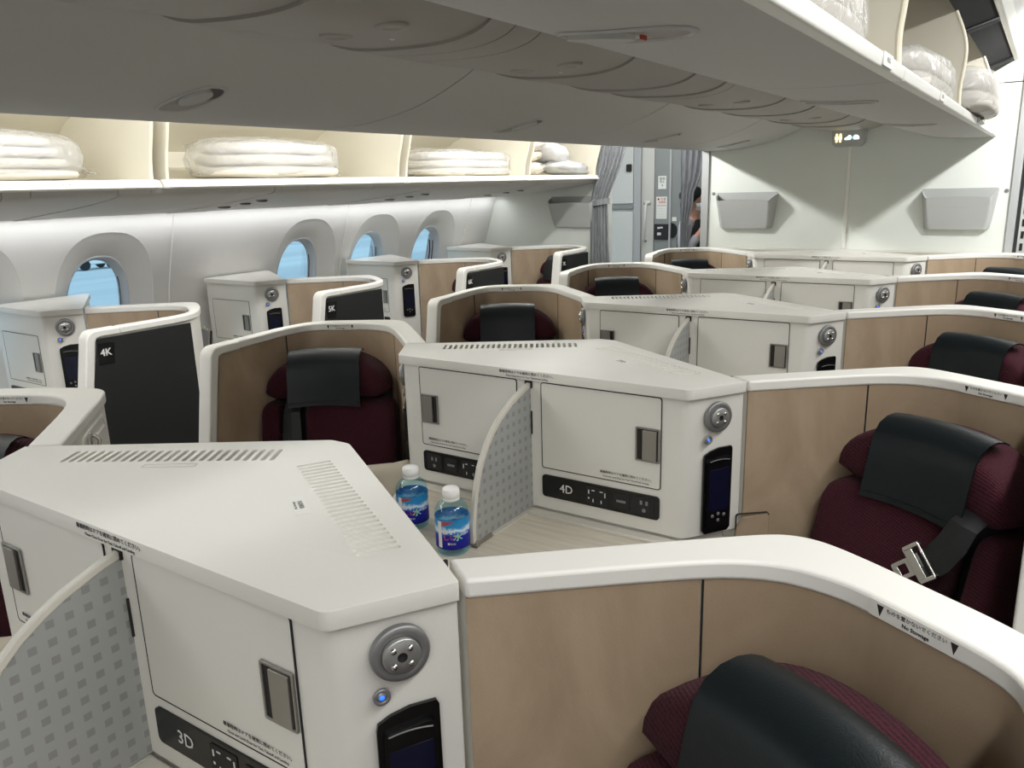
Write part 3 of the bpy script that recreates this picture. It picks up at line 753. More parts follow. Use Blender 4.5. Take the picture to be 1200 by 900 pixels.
def make_seat(m, belt='down'):
    root = empty('business_seat')
    # headrest
    H = MB(); out = []
    for k in range(21):
        a = PI*k/20; ca = math.cos(a)
        out.append((-.006+.203*math.copysign(abs(ca)**.95, ca), .957+.122*math.sin(a)**.95))
    out += [(-.19, .947), (-.168, .935), (-.1, .932), (0, .931), (.1, .932), (.168, .935), (.19, .947)]
    pad(H, out, lambda u, z: .05+.75*u*u, .135, .028, .006, inset=(.45, .2, .06, 0, 0, .1, .4, 1.0))
    ho = H.build('headrest', M['maroon'], root, m, smooth=True)
    A = MB(); prof = [(-.040, 1.080), (-.024, 1.087), (-.006, 1.090), (.016, 1.087), (.036, 1.076), (.05, 1.055), (.059, 1.02), (.066, .985), (.073, .95), (.08, .918)]
    nu = 13
    def dr(off):
        g_ = []
        for i, (w, z) in enumerate(prof):
            a = prof[max(i-1, 0)]; b = prof[min(i+1, len(prof)-1)]; t = Vector((b[0]-a[0], b[1]-a[1])).normalized()
            row = []
            for k in range(nu):
                u = -.118+.236*k/(nu-1); ww = w+.7*u*u+t.y*-off; zz = z+t.x*off-.35*u*u+(.0025*math.sin(k*1.3+i) if i > 8 else 0)*0
                row.append(sp(u, ww, zz))
            g_.append(row)
        return g_
    a, b = dr(0), dr(.0035)
    A.sheet(a); A.sheet([r[::-1] for r in b])
    n = len(a)
    for (ra, rb) in ((a[0], b[0]), (a[-1], b[-1]), ([r[0] for r in a], [r[0] for r in b]), ([r[-1] for r in a], [r[-1] for r in b])):
        A.sheet([ra, rb])
    # hem stitched along the lower edge
    hem = [sp(-.115+.23*k/(nu-1), .0775+.7*(-.115+.23*k/(nu-1))**2+.0045, .932-.35*(-.115+.23*k/(nu-1))**2) for k in range(nu)]
    A.tube(hem, .0012, 6)
    A.build('headrest_cover', M['leather'], ho, m, smooth=True)['label'] = 'dark teal leather cover draped over the headrest'
    # back cushion and the narrow bolster beside the belt gap
    wf = lambda u, z: .066+(.93-z)*.24+.5*u*u
    B = MB(); pad(B, rpoly([(-.228, .40), (.072, .40), (.072, .925), (-.224, .925)], [.03, .02, .035, .05], 5), wf, .12, .03, .012)
    B.build('backrest', M['maroon'], root, m, smooth=True)
    C = MB(); pad(C, rpoly([(.15, .40), (.212, .40), (.205, .925), (.15, .925)], [.015, .015, .03, .02], 5), wf, .11, .018, .004)
    C.build('side_bolster', M['maroon'], root, m, smooth=True)
    G = MB(); G.hexa(sp(-.2, -.05, .4), SU*.38, SW*.045, Z*.54)
    G.build('back_frame', M['webbing'], root, m)
    # seat cushion and armrest
    Q = MB()
    rings = []
    ol = rpoly([(-.22, .12), (.21, .12), (.21, .60), (-.22, .60)], .05, 5); cu_, cw_ = -.005, .36
    for k, z in ((.9, .31), (.98, .315), (1, .335), (1, .41), (.985, .435), (.94, .45), (.7, .458), (.2, .46)):
        rings.append([sp(cu_+(u-cu_)*k, cw_+(w-cw_)*k, z) for u, w in ol])
    Q.loft(rings)
    Q.build('seat_cushion', M['maroon'], root, m, smooth=True)
    P = MB(); P.hexa(sp(-.19, .16, .0), SU*.38, SW*.4, Z*.315)
    P.build('seat_base', M['blackmatte'], root, m, bevel=.01)
    # belt
    T = MB()
    if belt == 'down':
        path = [(.108, .045, .935, .026), (.108, .085, .90, .026), (.106, .10, .86, .029), (.106, .115, .81, .032), (.109, .13, .76, .033), (.11, .14, .7, .033)]
    else:
        path = [(.135, .05, .96, .026), (.132, .093, .94, .028), (.125, .11, .905, .03), (.108, .124, .868, .03), (.085, .137, .838, .028)]
    L = []; Rr = []
    for i, (u, w, z, h) in enumerate(path):
        q = path[min(i+1, len(path)-1)]; p = path[max(i-1, 0)]
        t = Vector((q[0]-p[0], q[2]-p[2])).normalized(); nx, nz = -t.y, t.x
        L.append((u-nx*h, w, z-nz*h)); Rr.append((u+nx*h, w, z+nz*h))
    g1 = [[sp(*l), sp((l[0]+r_[0])/2, l[1]+.004, (l[2]+r_[2])/2), sp(*r_)] for l, r_ in zip(L, Rr)]
    g2 = [[q+SW*.003 for q in row] for row in g1]
    T.sheet(g1); T.sheet([r_[::-1] for r_ in g2])
    for e in (0, -1): T.sheet([[r_[e] for r_ in g1], [r_[e] for r_ in g2]])
    T.sheet([g1[0], g2[0]]); T.sheet([g1[-1], g2[-1]])
    to = T.build('seat_belt', M['webbing'], root, m)
    if belt != 'down':
        K = MB(); ax = (SU*-.70+Z*-.66+SW*.28).normalized(); bx = (SU*.66+Z*-.72).normalized(); c = sp(.078, .148, .848)
        fr = dict(O=c, U=ax, V=bx, N=SW)
        K.plate(rrect(-.012, .006, -.036, .036, .003, 2), t0=-.004, t1=.006, mi=0, **fr)
        for s_ in (-1, 1): K.plate(rrect(-.03, .004, s_*.034-.004, s_*.034+.004, .002, 2), t0=-.003, t1=.007, mi=0, **fr)
        K.ringplate(rrect(.004, .046, -.018, .018, .005, 3), rrect(.016, .034, -.0095, .0095, .002, 3), t0=-.001, t1=.003, mi=0, **fr)
        K.tube([c+bx*-.034+ax*-.028+SW*.004, c+bx*.034+ax*-.028+SW*.004], .003, 8)
        K.build('buckle', M['chrome'], to, m, bevel=.0008)['label'] = 'metal tongue of the seat belt'
    return root
seatD = make_seat(1, 'buckle'); seatG = make_seat(-1, 'down')
SD = {3: 'maroon seat at the bottom right corner, nearest the camera, dark headrest cover',
      4: 'maroon seat at right with a metal belt buckle lying on it',
      5: 'maroon seat at right, third from the camera, top half showing',
      6: 'maroon seat at right, only its dark headrest cover showing, second from the bulkhead',
      7: 'maroon seat at far right, a dark sliver before the bulkhead'}
SG = {3: 'maroon seat cut off at the left edge, inside the shell with the hook',
      4: 'maroon seat facing the camera left of the console marked 4D',
      5: 'maroon seat in the shell behind the vent slots of the 4D console',
      6: 'maroon seat in the middle, left of the fourth console, dark cover in its centre',
      7: 'maroon seat with only a dark dome showing, before the tied curtain'}
SK = {4: 'maroon seat hidden behind the black panel marked 4K', 5: 'maroon seat hidden behind the black panel marked 5K',
      6: 'maroon seat beside the black panel marked 6K', 7: 'maroon seat with dark cover beside the rearmost black panel'}
g = 'maroon seats with dark headrest covers'
seatD.location = (0, row_y(3), 0); tag(seatD, SD[3], 'seat', g)
seatG.location = (0, row_y(3), 0); tag(seatG, SG[3], 'seat', g)
for r in (4, 5, 6, 7):
    dup(seatD, (0, row_y(r), 0), SD[r]); dup(seatG, (0, row_y(r), 0), SG[r])
    dup(seatD, (KDX, KDY+row_y(r), 0), SK[r])

# pillows on the left centre seats
def cushion(name, loc, rot, sx, sy, sz, mat, label, cat, group=None):
    mb = MB(); n = 17; top = []; bot = []
    for i in range(n):
        a = -1+2*i/(n-1); rt = []; rb = []
        for j in range(n):
            b = -1+2*j/(n-1)
            h = ((1-a**4)*(1-b**4))**.55
            pinch = 1-.10*(1-abs(a)**2)*(abs(b)**4)-.10*(1-abs(b)**2)*(abs(a)**4)
            x = a*sx*(1-.06*(1-b*b)*0)*(pinch if abs(a) > .9 else 1); y = b*sy*(pinch if abs(b) > .9 else 1)
            wob = .14*math.sin(5*a+3*b)+.12*math.sin(9*b-4*a)+.08*math.sin(13*a+2*b)
            rt.append((x, y, sz*(h*(1+wob)))); rb.append((x, y, -sz*h*.8))
        top.append(rt); bot.append(rb[::-1])
    mb.sheet(top); mb.sheet([r for r in bot])
    o = mb.build(name, mat, None, smooth=True, loc=loc)
    bm = bmesh.new(); bm.from_mesh(o.data); bmesh.ops.remove_doubles(bm, verts=bm.verts, dist=1e-4); bmesh.ops.recalc_face_normals(bm, faces=bm.faces); bm.to_mesh(o.data); bm.free()
    o.rotation_euler = rot
    tag(o, label, cat, group); return o
for dy, lab in ((0, 'beige pillow between the 4D console and the maroon seat, behind the bottles'), (-PITCH, 'beige pillow peeking in at the left edge beside the nearest console')):
    o = cushion('pillow', (0, 0, 0), (0, 0, 0), .19, .165, .05, M['pillow'], lab, 'pillow', 'beige pillows on the seats')
    ex = V3((.62, .785, -.02)).normalized(); ey = V3((.12, -.10, .98)).normalized(); ez = ex.cross(ey).normalized(); ey = ez.cross(ex)
    mm = Matrix((ex, ey, ez)).transposed().to_4x4(); mm.translation = V3((-.572, .285+dy, .672)); o.matrix_world = mm
# ================================================================ BOTTLES
def make_bottle():
    root = empty('water_bottle')
    B = MB()
    B.lathe([(.001, .001), (.03, 0), (.034, .003), (.0355, .008), (.0345, .013), (.0365, .018), (.0368, .098), (.0355, .101), (.0368, .105), (.0362, .112), (.033, .121), (.027, .129), (.019, .1345), (.0155, .137), (.0155, .146)], n=40, cap=True)
    B.build('bottle_body', M['bottle'], root, smooth=True)['label'] = 'clear plastic bottle full of water'
    W = MB(); W.lathe([(.03725, .02), (.03725, .098)], n=48, cap=False)
    w = W.build('label_wrap', M['wrap'], root, smooth=True); w['label'] = 'blue wrap with a snowy mountain ridge'
    R = .0375
    ang0 = math.radians(-53)      # the side that faces the viewer
    def on(a, z): return V3((R*math.cos(a), R*math.sin(a), z))
    def patch(mb, pts, mi):       # pts in (arc metres, z)
        mb.add([on(ang0+p/R, q) for p, q in pts], [tuple(range(len(pts)))], mi)
    P = MB()
    for k in range(4): patch(P, [(-.031+k*.001, .024), (-.030+k*.001, .024), (-.030+k*.001, .092), (-.031+k*.001, .092)], 0) if 0 else None
    for i in range(5):
        a, b = -.034+i*.002, -.034+(i+1)*.002; patch(P, [(a, .024), (b, .024), (b, .093), (a, .093)], 0)
    for i in range(8):
        z = .03+i*.006; patch(P, [(-.032, z), (-.026, z), (-.026, z+.003), (-.032, z+.003)], 1)
    for i in range(6):
        a, b = -.022+i*.0045, -.022+(i+1)*.0045; h = lambda x: .081+.011*(x+.022)/.027
        patch(P, [(a, h(a)), (b, h(b)), (b, .093), (a, .093)], 2)
    P.build('label_blocks', [M['inkwhite'], M['inkgrey'], M['inkred']], w, recalc=False)['label'] = 'white panel and red corner flag'
    T = MB()
    def wraptext(body, size, a, z, mi, bold=0):
        vs, fs = text_geo(body, size, 'CENTER', bold)
        T.add([V3(((R+.0002+(.0003 if q > 0 else 0))*math.cos(ang0+(a+x)/R), (R+.0002+(.0003 if q > 0 else 0))*math.sin(ang0+(a+x)/R), z+y)) for x, y, q in vs], fs, mi)
    wraptext('おい', .015, -.008, .066, 0, .0003); wraptext('しい', .015, -.006, .051, 1, .0003)
    wraptext('水', .021, .012, .052, 2, .0004); wraptext('天然水', .0075, .03, .058, 0, .0001); wraptext('富士山', .006, -.002, .036, 0, .0001)
    T.build('label_lettering', [M['inkwhite'], M['inkred'], plain('green_print', srgb(150, 214, 170), .5)], w, recalc=False)['label'] = 'white, red and pale green lettering'
    C = MB()
    prof = [(.001, .136), (.0185, .136), (.0188, .1415), (.0182, .142), (.0186, .1425), (.0183, .164), (.0165, .1665), (.001, .1668)]
    C.lathe(prof, n=40)
    for k in range(40):
        a = 2*PI*k/40; C.tube([(.0186*math.cos(a), .0186*math.sin(a), .144), (.0184*math.cos(a), .0184*math.sin(a), .162)], .0006, 4)
    C.build('cap', M['cap'], root, smooth=True)['label'] = 'ribbed white screw cap'
    return root
b1 = make_bottle(); b1.location = (-.033, .083, TABLE); b1.scale = (1.06, 1.06, .93)
tag(b1, 'small water bottle with blue wrap standing against the grey divider, the right one', 'bottle', 'water bottles on the side table')
dup(b1, (-.205, .144, TABLE), 'small water bottle partly hidden by the near console lid, the left one')

# ================================================================ SETTING: sidewall with windows
def wx(z):
    P = [(-.1, -2.60), (.0, -2.68), (.3, -2.80), (.7, -2.845), (.95, -2.825), (1.12, -2.79), (1.245, -2.75), (1.38, -2.702), (1.475, -2.673), (1.53, -2.655), (1.7, -2.6)]
    for (z0, x0), (z1, x1) in zip(P, P[1:]):
        if z <= z1: return x0+(x1-x0)*(z-z0)/(z1-z0)
    return P[-1][1]
WIN = [.25, .885, 2.165, 2.785, 3.42]
WH, ZA, ZB, ZC = .3, .66, 1.46, 1.055
YEND = 4.1
W = MB()
zs = [0, .15, .3, .5, .66, .8, .95, 1.05, 1.12, 1.2, 1.245, 1.32, 1.38, 1.46, 1.5, 1.56, 1.62]
zlow = [z for z in zs if z <= .66]; zhi = [z for z in zs if z >= 1.46]; zmid = [z for z in zs if .66 <= z <= 1.46]
def band(y0, y1, zz): W.sheet([[(wx(z), y0, z) for z in zz], [(wx(z), y1, z) for z in zz]])
band(-4.6, YEND, zlow); band(-4.6, YEND, zhi)
y = -4.6
for c in WIN: band(y, c-WH, zmid); y = c+WH
band(y, YEND, zmid)
NA = 72
def superel(a, rx, rz, e=2.6):
    ca, sa = math.cos(a), math.sin(a)
    r = (abs(ca/rx)**e+abs(sa/rz)**e)**(-1/e); return r*ca, r*sa
corners = [math.atan2(s*(ZB-ZC) if s > 0 else -(ZC-ZA), t*WH) for s in (1, -1) for t in (1, -1)]
angs = sorted(set([round(2*PI*k/NA-PI, 5) for k in range(NA)]+[round(a, 5) for a in corners]))
def rectpt(a):
    ca, sa = math.cos(a), math.sin(a)
    k = min((WH/abs(ca)) if abs(ca) > 1e-6 else 9, ((ZB-ZC)/sa if sa > 1e-6 else ((ZC-ZA)/-sa if sa < -1e-6 else 9)))
    return k*ca, k*sa
frames = []
for c in WIN:
    rings = []
    for k in (1, .75, .5, .25, .0):
        rg = []
        for a in angs:
            ry, rz = rectpt(a); sy, sz = superel(a, .252, .375 if math.sin(a) > 0 else .39)
            yy, zz = sy+(ry-sy)*k, sz+(rz-sz)*k
            rg.append((wx(ZC+zz), c+yy, ZC+zz))
        rings.append(rg)
    for k, dp in ((.0, .004), (.5, .034), (1, .07)):
        rg = []
        for a in angs:
            sy, sz = superel(a, .252, .375 if math.sin(a) > 0 else .39); gy, gz = superel(a, .164, .262, 2.4)
            yy, zz = sy+(gy-sy)*k, sz+(gz-sz)*k
            rg.append((wx(ZC+zz)-dp, c+yy, ZC+zz))
        rings.append(rg)
    W.loft(rings, True, False)
wl = W.build('wall_left', M['wall'], None, recalc=False); tag(wl, 'white curved sidewall with scalloped window recesses', None, None, 'structure')
for p in wl.data.polygons: p.use_smooth = True
wl.data.set_sharp_from_angle(angle=.35)
for i, c in enumerate(WIN):
    root = empty('window_%d' % (i+1), (0, 0, 0)); root['kind'] = 'structure'
    F = MB(); rings = []
    for (rx, rz, dp, lift) in ((.165, .263, .069, 0), (.160, .258, .066, 0), (.155, .253, .072, 0), (.151, .249, .105, 0), (.143, .241, .108, 0), (.141, .239, .130, 0)):
        rings.append([(wx(ZC+superel(a, rx, rz, 2.4)[1])-dp, c+superel(a, rx, rz, 2.4)[0], ZC+superel(a, rx, rz, 2.4)[1]) for a in angs])
    F.loft(rings, True, False)
    F.build('window_frame', plain('window_bezel', srgb(214, 220, 228), .3) if i == 0 else bpy.data.materials['window_bezel'], root, smooth=True)['kind'] = 'structure'
    G = MB()
    pts = [(wx(ZC+superel(a, .150, .248, 2.4)[1])-.128, c+superel(a, .150, .248, 2.4)[0], ZC+superel(a, .150, .248, 2.4)[1]) for a in angs]
    G.add(pts+[(p[0]-.006, p[1], p[2]) for p in pts], [tuple(range(len(pts))), tuple(range(len(pts), 2*len(pts)))])
    G.build('window_glass', M['glass'], root)['kind'] = 'structure'
    E_ = MB()
    pts = [superel(a, .1435, .2415, 2.4) for a in angs]
    for j in range(len(angs)):
        k = (j+1) % len(angs)
        if pts[j][0] > .128: 
            E_.add([(wx(ZC+pts[q][1])-dd, c+pts[q][0]-.002, ZC+pts[q][1]) for q in (j, k) for dd in (.109, .118)], [(0, 1, 3, 2)])
    E_.build('window_gasket', M['gap'], root)['kind'] = 'structure'
# thin seams between the sidewall panels
for i, yy in enumerate((-.05, 1.232, 2.47, 3.78)):
    T = MB(); zz = [.5+.05*k for k in range(21)]
    T.loft([[(wx(z)-.002, yy-.007, z), (wx(z)+.006, yy-.005, z), (wx(z)+.006, yy+.005, z), (wx(z)-.002, yy+.007, z)] for z in zz])
    T.build('trim_%d' % (i+1), M['wall'])['kind'] = 'structure'

# floor, ceiling, far walls
def slab(name, x0, x1, y0, y1, z0, z1, mat, kind='structure'):
    b = MB(); b.box(x0, x1, y0, y1, z0, z1); o = b.build(name, mat); o['kind'] = kind; return o
slab('floor', -2.9, 2.9, -4.6, 6.6, -.06, 0, M['carpet'])
slab('wall_right', 2.78, 2.86, -4.6, 6.6, 0, 2.6, M['wall'])
slab('wall_front', -2.9, 2.9, -4.7, -4.6, 0, 2.7, M['ceil'])
slab('wall_rear', -2.95, 2.9, 6.5, 6.6, 0, 2.7, M['gwall'])
# aisle ceilings: curved panels between the bins
C = MB()
for prof in ([(-2.95, 2.16), (-2.2, 2.17), (-1.98, 2.22), (-1.85, 2.31), (-1.6, 2.37), (-1.25, 2.38), (-1.02, 2.33), (-.9, 2.22), (-.86, 2.19)],
             [(.80, 2.19), (.84, 2.215), (.92, 2.29), (1.1, 2.37), (1.5, 2.39), (1.75, 2.34), (1.95, 2.2), (2.9, 2.16)]):
    C.sheet([[(x, -4.6, z) for x, z in prof], [(x, 6.5, z) for x, z in prof]])
    C.sheet([[(x, -4.6, z+.03) for x, z in prof], [(x, 6.5, z+.03) for x, z in prof]])
C.box(-.9, .83, -4.6, 6.5, 2.42, 2.45)
C.box(-2.1, -1.74, -4.6, 4.1, 2.125, 2.15)  # unseen ledge added to keep the aisle light out of the window bins
co = C.build('ceiling', M['ceil'], recalc=False); co['kind'] = 'structure'
for p in co.data.polygons: p.use_smooth = True
co.data.set_sharp_from_angle(angle=.6)

# bulkhead (rear wall of this cabin section)
b = MB(); b.box(-.90, .845, 4.1, 4.16, 0, 2.06)
o = b.build('wall_back', M['bulk'], bevel=.002); o['kind'] = 'structure'
b = MB(); b.box(-.90, .845, 4.102, 4.16, 2.066, 2.42)
o = b.build('trim_5', M['bulk']); o['kind'] = 'structure'
b = MB(); b.box(-2.95, -1.66, 4.1, 4.16, 0, 2.42)
o = b.build('wall_back_left', M['bulk']); o['kind'] = 'structure'
for i, (x0, x1) in enumerate(((-.95, -.90), (.845, .885))):
    b = MB(); b.box(x0, x1, 4.085, 4.19, 0, 2.42)
    o = b.build('trim_%d' % (6+i), M['post'], bevel=.004); o['kind'] = 'structure'
b = MB(); b.box(-.027, -.006, 4.092, 4.101, 1.152, 1.80)
o = b.build('trim_8', M['rail'], bevel=.002); o['kind'] = 'structure'
b = MB(); b.box(-.905, 1.05, 4.03, 4.1, 1.118, 1.143)
b.build('trim_9', M['ledge'], bevel=.004)['kind'] = 'structure'
b = MB()
for (x, z) in ((-.868, 1.5), (.826, 1.486)): b.lathe([(.011, 0), (.011, .004), (.006, .005), (.0055, .002), (.001, .002)], V3((x, 4.1, z)), (1, 0, 0), Z, (0, -1, 0), 16)
b.build('trim_10', M['ring'])['kind'] = 'structure'

# literature pockets
def pocket(x0, x1, z0, z1, y, label, lean):
    root = empty('literature_pocket', ((x0+x1)/2, y, z0), label, 'pocket', 'grey wall pockets')
    w = (x1-x0)/2; h = z1-z0
    F = MB()
    # tapered front shell: narrow below, wider on top, top edge dips in a soft curve
    n = 41; grid = []
    for k in range(9):
        t = k/8; hw = w*(.87+.13*t)*(1-.05*max(0, 1-t*5)**2); row = []
        dep = .035+.055*t
        for i in range(n):
            s = -1+2*i/(n-1)
            e_ = max(0, (abs(s)-.84)/.16)
            top = h*(.76+.05*(1-abs(s)**2)+(.19*e_ if e_ else 0))
            edge = e_
            row.append((s*hw, -dep*(1-edge**2.4)-.001, top*t))
        grid.append(row)
    F.sheet(grid); F.sheet([[(p[0]*.97, p[1]+.006, p[2]) for p in r][::-1] for r in grid])
    F.sheet([grid[-1], [(p[0]*.97, p[1]+.006, p[2]) for p in grid[-1]]])
    F.add([grid[0][0], grid[0][-1], (w*.87, 0, 0), (-w*.87, 0, 0)]+grid[0][1:-1], [tuple([0]+list(range(4, 4+n-2))+[1])])
    f = F.build('pocket_front', M['pocket'], root, smooth=True)
    f.data.set_sharp_from_angle(angle=1.1)
    B = MB(); B.plate(rpoly([(-w*.86, .002), (w*.86, .002), (w, h), (-w, h)], [.012]*4, 3), (0, 0, 0), (1, 0, 0), Z, (0, -1, 0), 0, .004)
    B.build('pocket_back', M['pocketin'], root)
    L = MB(); L.box(-w*.78, w*.78, -.0735, -.069, h*.545, h*.55)
    L.build('pocket_groove', M['post'], root)
    return root
pocket(-.843, -.436, 1.272, 1.505, 4.1, 'grey wall pocket on the bulkhead, left of the central strip', 0)
pocket(.40, .790, 1.272, 1.505, 4.1, 'grey wall pocket on the bulkhead, right of the central strip', 0)
pocket(-2.148, -1.735, 1.276, 1.50, 4.1, 'grey wall pocket beside the gathered curtain', 0)

# lit sign hanging under the centre bins
sg = empty('cabin_sign', (-.022, 4.07, 1.76), 'small grey hanging sign with lit amber figures and white symbols', 'sign')
b = MB(); b.plate(rpoly([(-.098, .108), (-.092, .022), (-.07, .003), (.07, .003), (.092, .022), (.098, .108)], [.004, .02, .02, .02, .02, .004]), (0, 0, 0), (1, 0, 0), Z, (0, -1, 0), -.028, .03)
b.build('sign_housing', M['pocket'], sg, bevel=.004)
b = MB(); N_ = (0, -1, 0)
for dx in (-.066, -.045):
    b.lathe([(.0065, 0), (.0065, .0015), (.001, .0015)], V3((dx, -.0302, .074)), (1, 0, 0), Z, N_, 12, 0)
    b.plate([(dx-.008, .066), (dx+.008, .066), (dx+.010, .05), (dx+.006, .046), (dx+.005, .03), (dx-.005, .03), (dx-.006, .046), (dx-.010, .05)], (0, -.0302, 0), (1, 0, 0), Z, N_, 0, .0015, 0)
b.plate(rpoly([(-.018, .043), (.015, .045), (.014, .066), (.006, .07), (-.006, .058), (-.02, .052)], .003), (0, -.0302, 0), (1, 0, 0), Z, N_, 0, .0015, 1)
b.plate(rpoly([(.03, .045), (.062, .045), (.06, .058), (.05, .068), (.034, .068)], .003), (0, -.0302, 0), (1, 0, 0), Z, N_, 0, .0015, 1)
b.plate(rrect(.017, .028, .05, .06, .002), (0, -.0302, 0), (1, 0, 0), Z, N_, 0, .0015, 2)
b.build('lit_symbols', [M['orange'], M['wsign'], M['tsign']], sg)['label'] = 'glowing amber figures and white symbols'

# ================================================================ OVERHEAD BINS
def extr(mb, prof, y0, y1, mi=0, n=1, cap=True):
    mb.loft([[(x, y0+(y1-y0)*k/n, z) for x, z in prof] for k in range(n+1)], True, cap, mi)
def conform(prof, s):
    """point and tangent on a profile at arc length s"""
    for p, q in zip(prof, prof[1:]):
        l = math.hypot(q[0]-p[0], q[1]-p[1])
        if s <= l or q == prof[-1]: return (p[0]+(q[0]-p[0])*s/l, p[1]+(q[1]-p[1])*s/l), ((q[0]-p[0])/l, (q[1]-p[1])/l)
        s -= l
def latch(parent, prof, s0, yc, half, hw, flip):
    """oval recess with a paddle, following the bin skin; normal points down/outward"""
    L = MB(); n = 28
    def P(ds, dy, lift):
        (x, z), t = conform(prof, s0+ds); nx, nz = (t[1], -t[0])
        if nz > 0: nx, nz = -nx, -nz
        return (x+nx*lift, yc+dy, z+nz*lift)
    def oval(k): return [(half*k*math.copysign(abs(math.cos(a))**.7, math.cos(a)), hw*k*math.copysign(abs(math.sin(a))**.8, math.sin(a))) for a in [2*PI*i/n for i in range(n)]]
    rings = [[P(a, b, .0005) for a, b in oval(1.0)], [P(a, b, .004) for a, b in oval(.98)], [P(a, b, .004) for a, b in oval(.93)], [P(a, b, .001) for a, b in oval(.9)]]
    L.loft(rings, True, False, 0)
    L.add([P(a, b, .0012) for a, b in oval(.91)], [tuple(range(n))], 3)
    dark = [(-half*.42+half*.46*math.cos(q), hw*.12+hw*.62*math.sin(q)) for q in [2*PI*k/24 for k in range(24)]]
    L.add([P(a, b, .002) for a, b in dark], [tuple(range(24))], 2)
    lens = [(-half*.30+half*.5*math.cos(q), -hw*.25+hw*.5*math.sin(q)) for q in [2*PI*k/24 for k in range(24)]]
    L.add([P(a, b, .0085) for a, b in lens]+[P(a, b, .0012) for a, b in lens], [tuple(range(24))]+[(k, (k+1) % 24, 24+(k+1) % 24, 24+k) for k in range(24)], 1)
    L.build('bin_latch', [M['bin'], M['bin'], M['latchdark'], M['psu']], parent, recalc=True)['label'] = 'oval latch recess'

# --- centre bins, left (closed) side
KC = smooth_prof([(-.288, 1.935), (-.290, 1.903), (-.30, 1.893), (-.34, 1.875), (-.399, 1.85), (-.461, 1.828), (-.526, 1.81), (-.592, 1.798), (-.695, 1.783), (-.802, 1.777), (-.90, 1.777), (-.965, 1.785), (-1.005, 1.82), (-1.02, 1.90), (-1.005, 2.02), (-.95, 2.13), (-.86, 2.19)], 2)
KCb = [(-4.4, -2.1), (-2.1, -.75), (-.75, .594), (.594, 1.93), (1.93, 3.2), (3.2, 4.095)]
KCL = [None, None, 'closed grey centre bin at the upper left, with the large oval latch', 'closed grey centre bin in the middle of the ceiling, above the bottles',
       'closed grey centre bin next to last before the bulkhead', 'closed grey centre bin touching the bulkhead, above the doorway']
for (y0, y1), lab in zip(KCb, KCL):
    if not lab: lab = 'closed grey centre bin just beyond the upper left corner'
    if y1 < -1.0: continue
    r = empty('closed_bin', (0, 0, 0), lab, 'overhead bin', 'closed bins over the left aisle')
    d = MB(); extr(d, KC+[(-.86, 2.41), (-.296, 2.41)], y0+.003, y1-.003)
    o = d.build('bin_door', M['bin'], r); o.data.set_sharp_from_angle(angle=.6)
    for p in o.data.polygons: p.use_smooth = True
    latch(r, KC, .355, (y0+y1)/2+.01, .105, .05, 1)
b = MB(); extr(b, [(x+.006 if x < -.5 else x, z+.006) for x, z in KC]+[(-.86, 2.4), (-.296, 2.4)], -4.4, 4.09)
o = b.build('trim_11', M['gap']); o['kind'] = 'structure'

# --- service panel between the two rows of centre bins
PS = smooth_prof([(-.286, 1.925), (-.275, 1.905), (-.24, 1.888), (-.19, 1.872), (-.131, 1.864), (-.03, 1.857), (.068, 1.857), (.13, 1.868), (.165, 1.885), (.178, 1.905)], 2)
r = empty('service_panel_strip', (0, 0, 0), 'long curved grey service panel between the two rows of centre bins', 'ceiling panel')
ys = [-4.4, -1.2, -.62, -.5, -.36, -.27, .02, .10, .19, .32, .62, .70, 1.02, 1.1, 1.28, 1.36, 1.5, 1.95, 2.05, 2.4, 2.48, 2.57, 3.1, 3.2, 3.5, 3.57, 4.095]
for y0, y1 in zip(ys, ys[1:]):
    if y1 < -1.0: continue
    d = MB(); lift = -.005 if (y1-y0) < .14 else 0
    extr(d, [(x, z+lift) for x, z in PS]+[(.178, 1.96), (-.286, 1.96)], y0+.002, y1-.002)
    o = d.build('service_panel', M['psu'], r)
    for p in o.data.polygons: p.use_smooth = True
    o.data.set_sharp_from_angle(angle=.5)
for yc in (-.14, .47, 1.72, 2.8):
    for dx in (-.06, .07):
        d = MB(); d.lathe([(.03, .004), (.03, -.001), (.027, -.003), (.018, -.0035), (.014, -.001), (.001, -.001)], V3((dx, yc, 1.8585)), n=24)
        d.build('spot_light', M['psu'], r, smooth=True)
    d = MB(); d.lathe([(.006, 0), (.005, -.003), (.001, -.004)], V3((.0, yc+.08, 1.859)), n=12)
    d.build('indicator', M['inkwhite'], r, smooth=True)

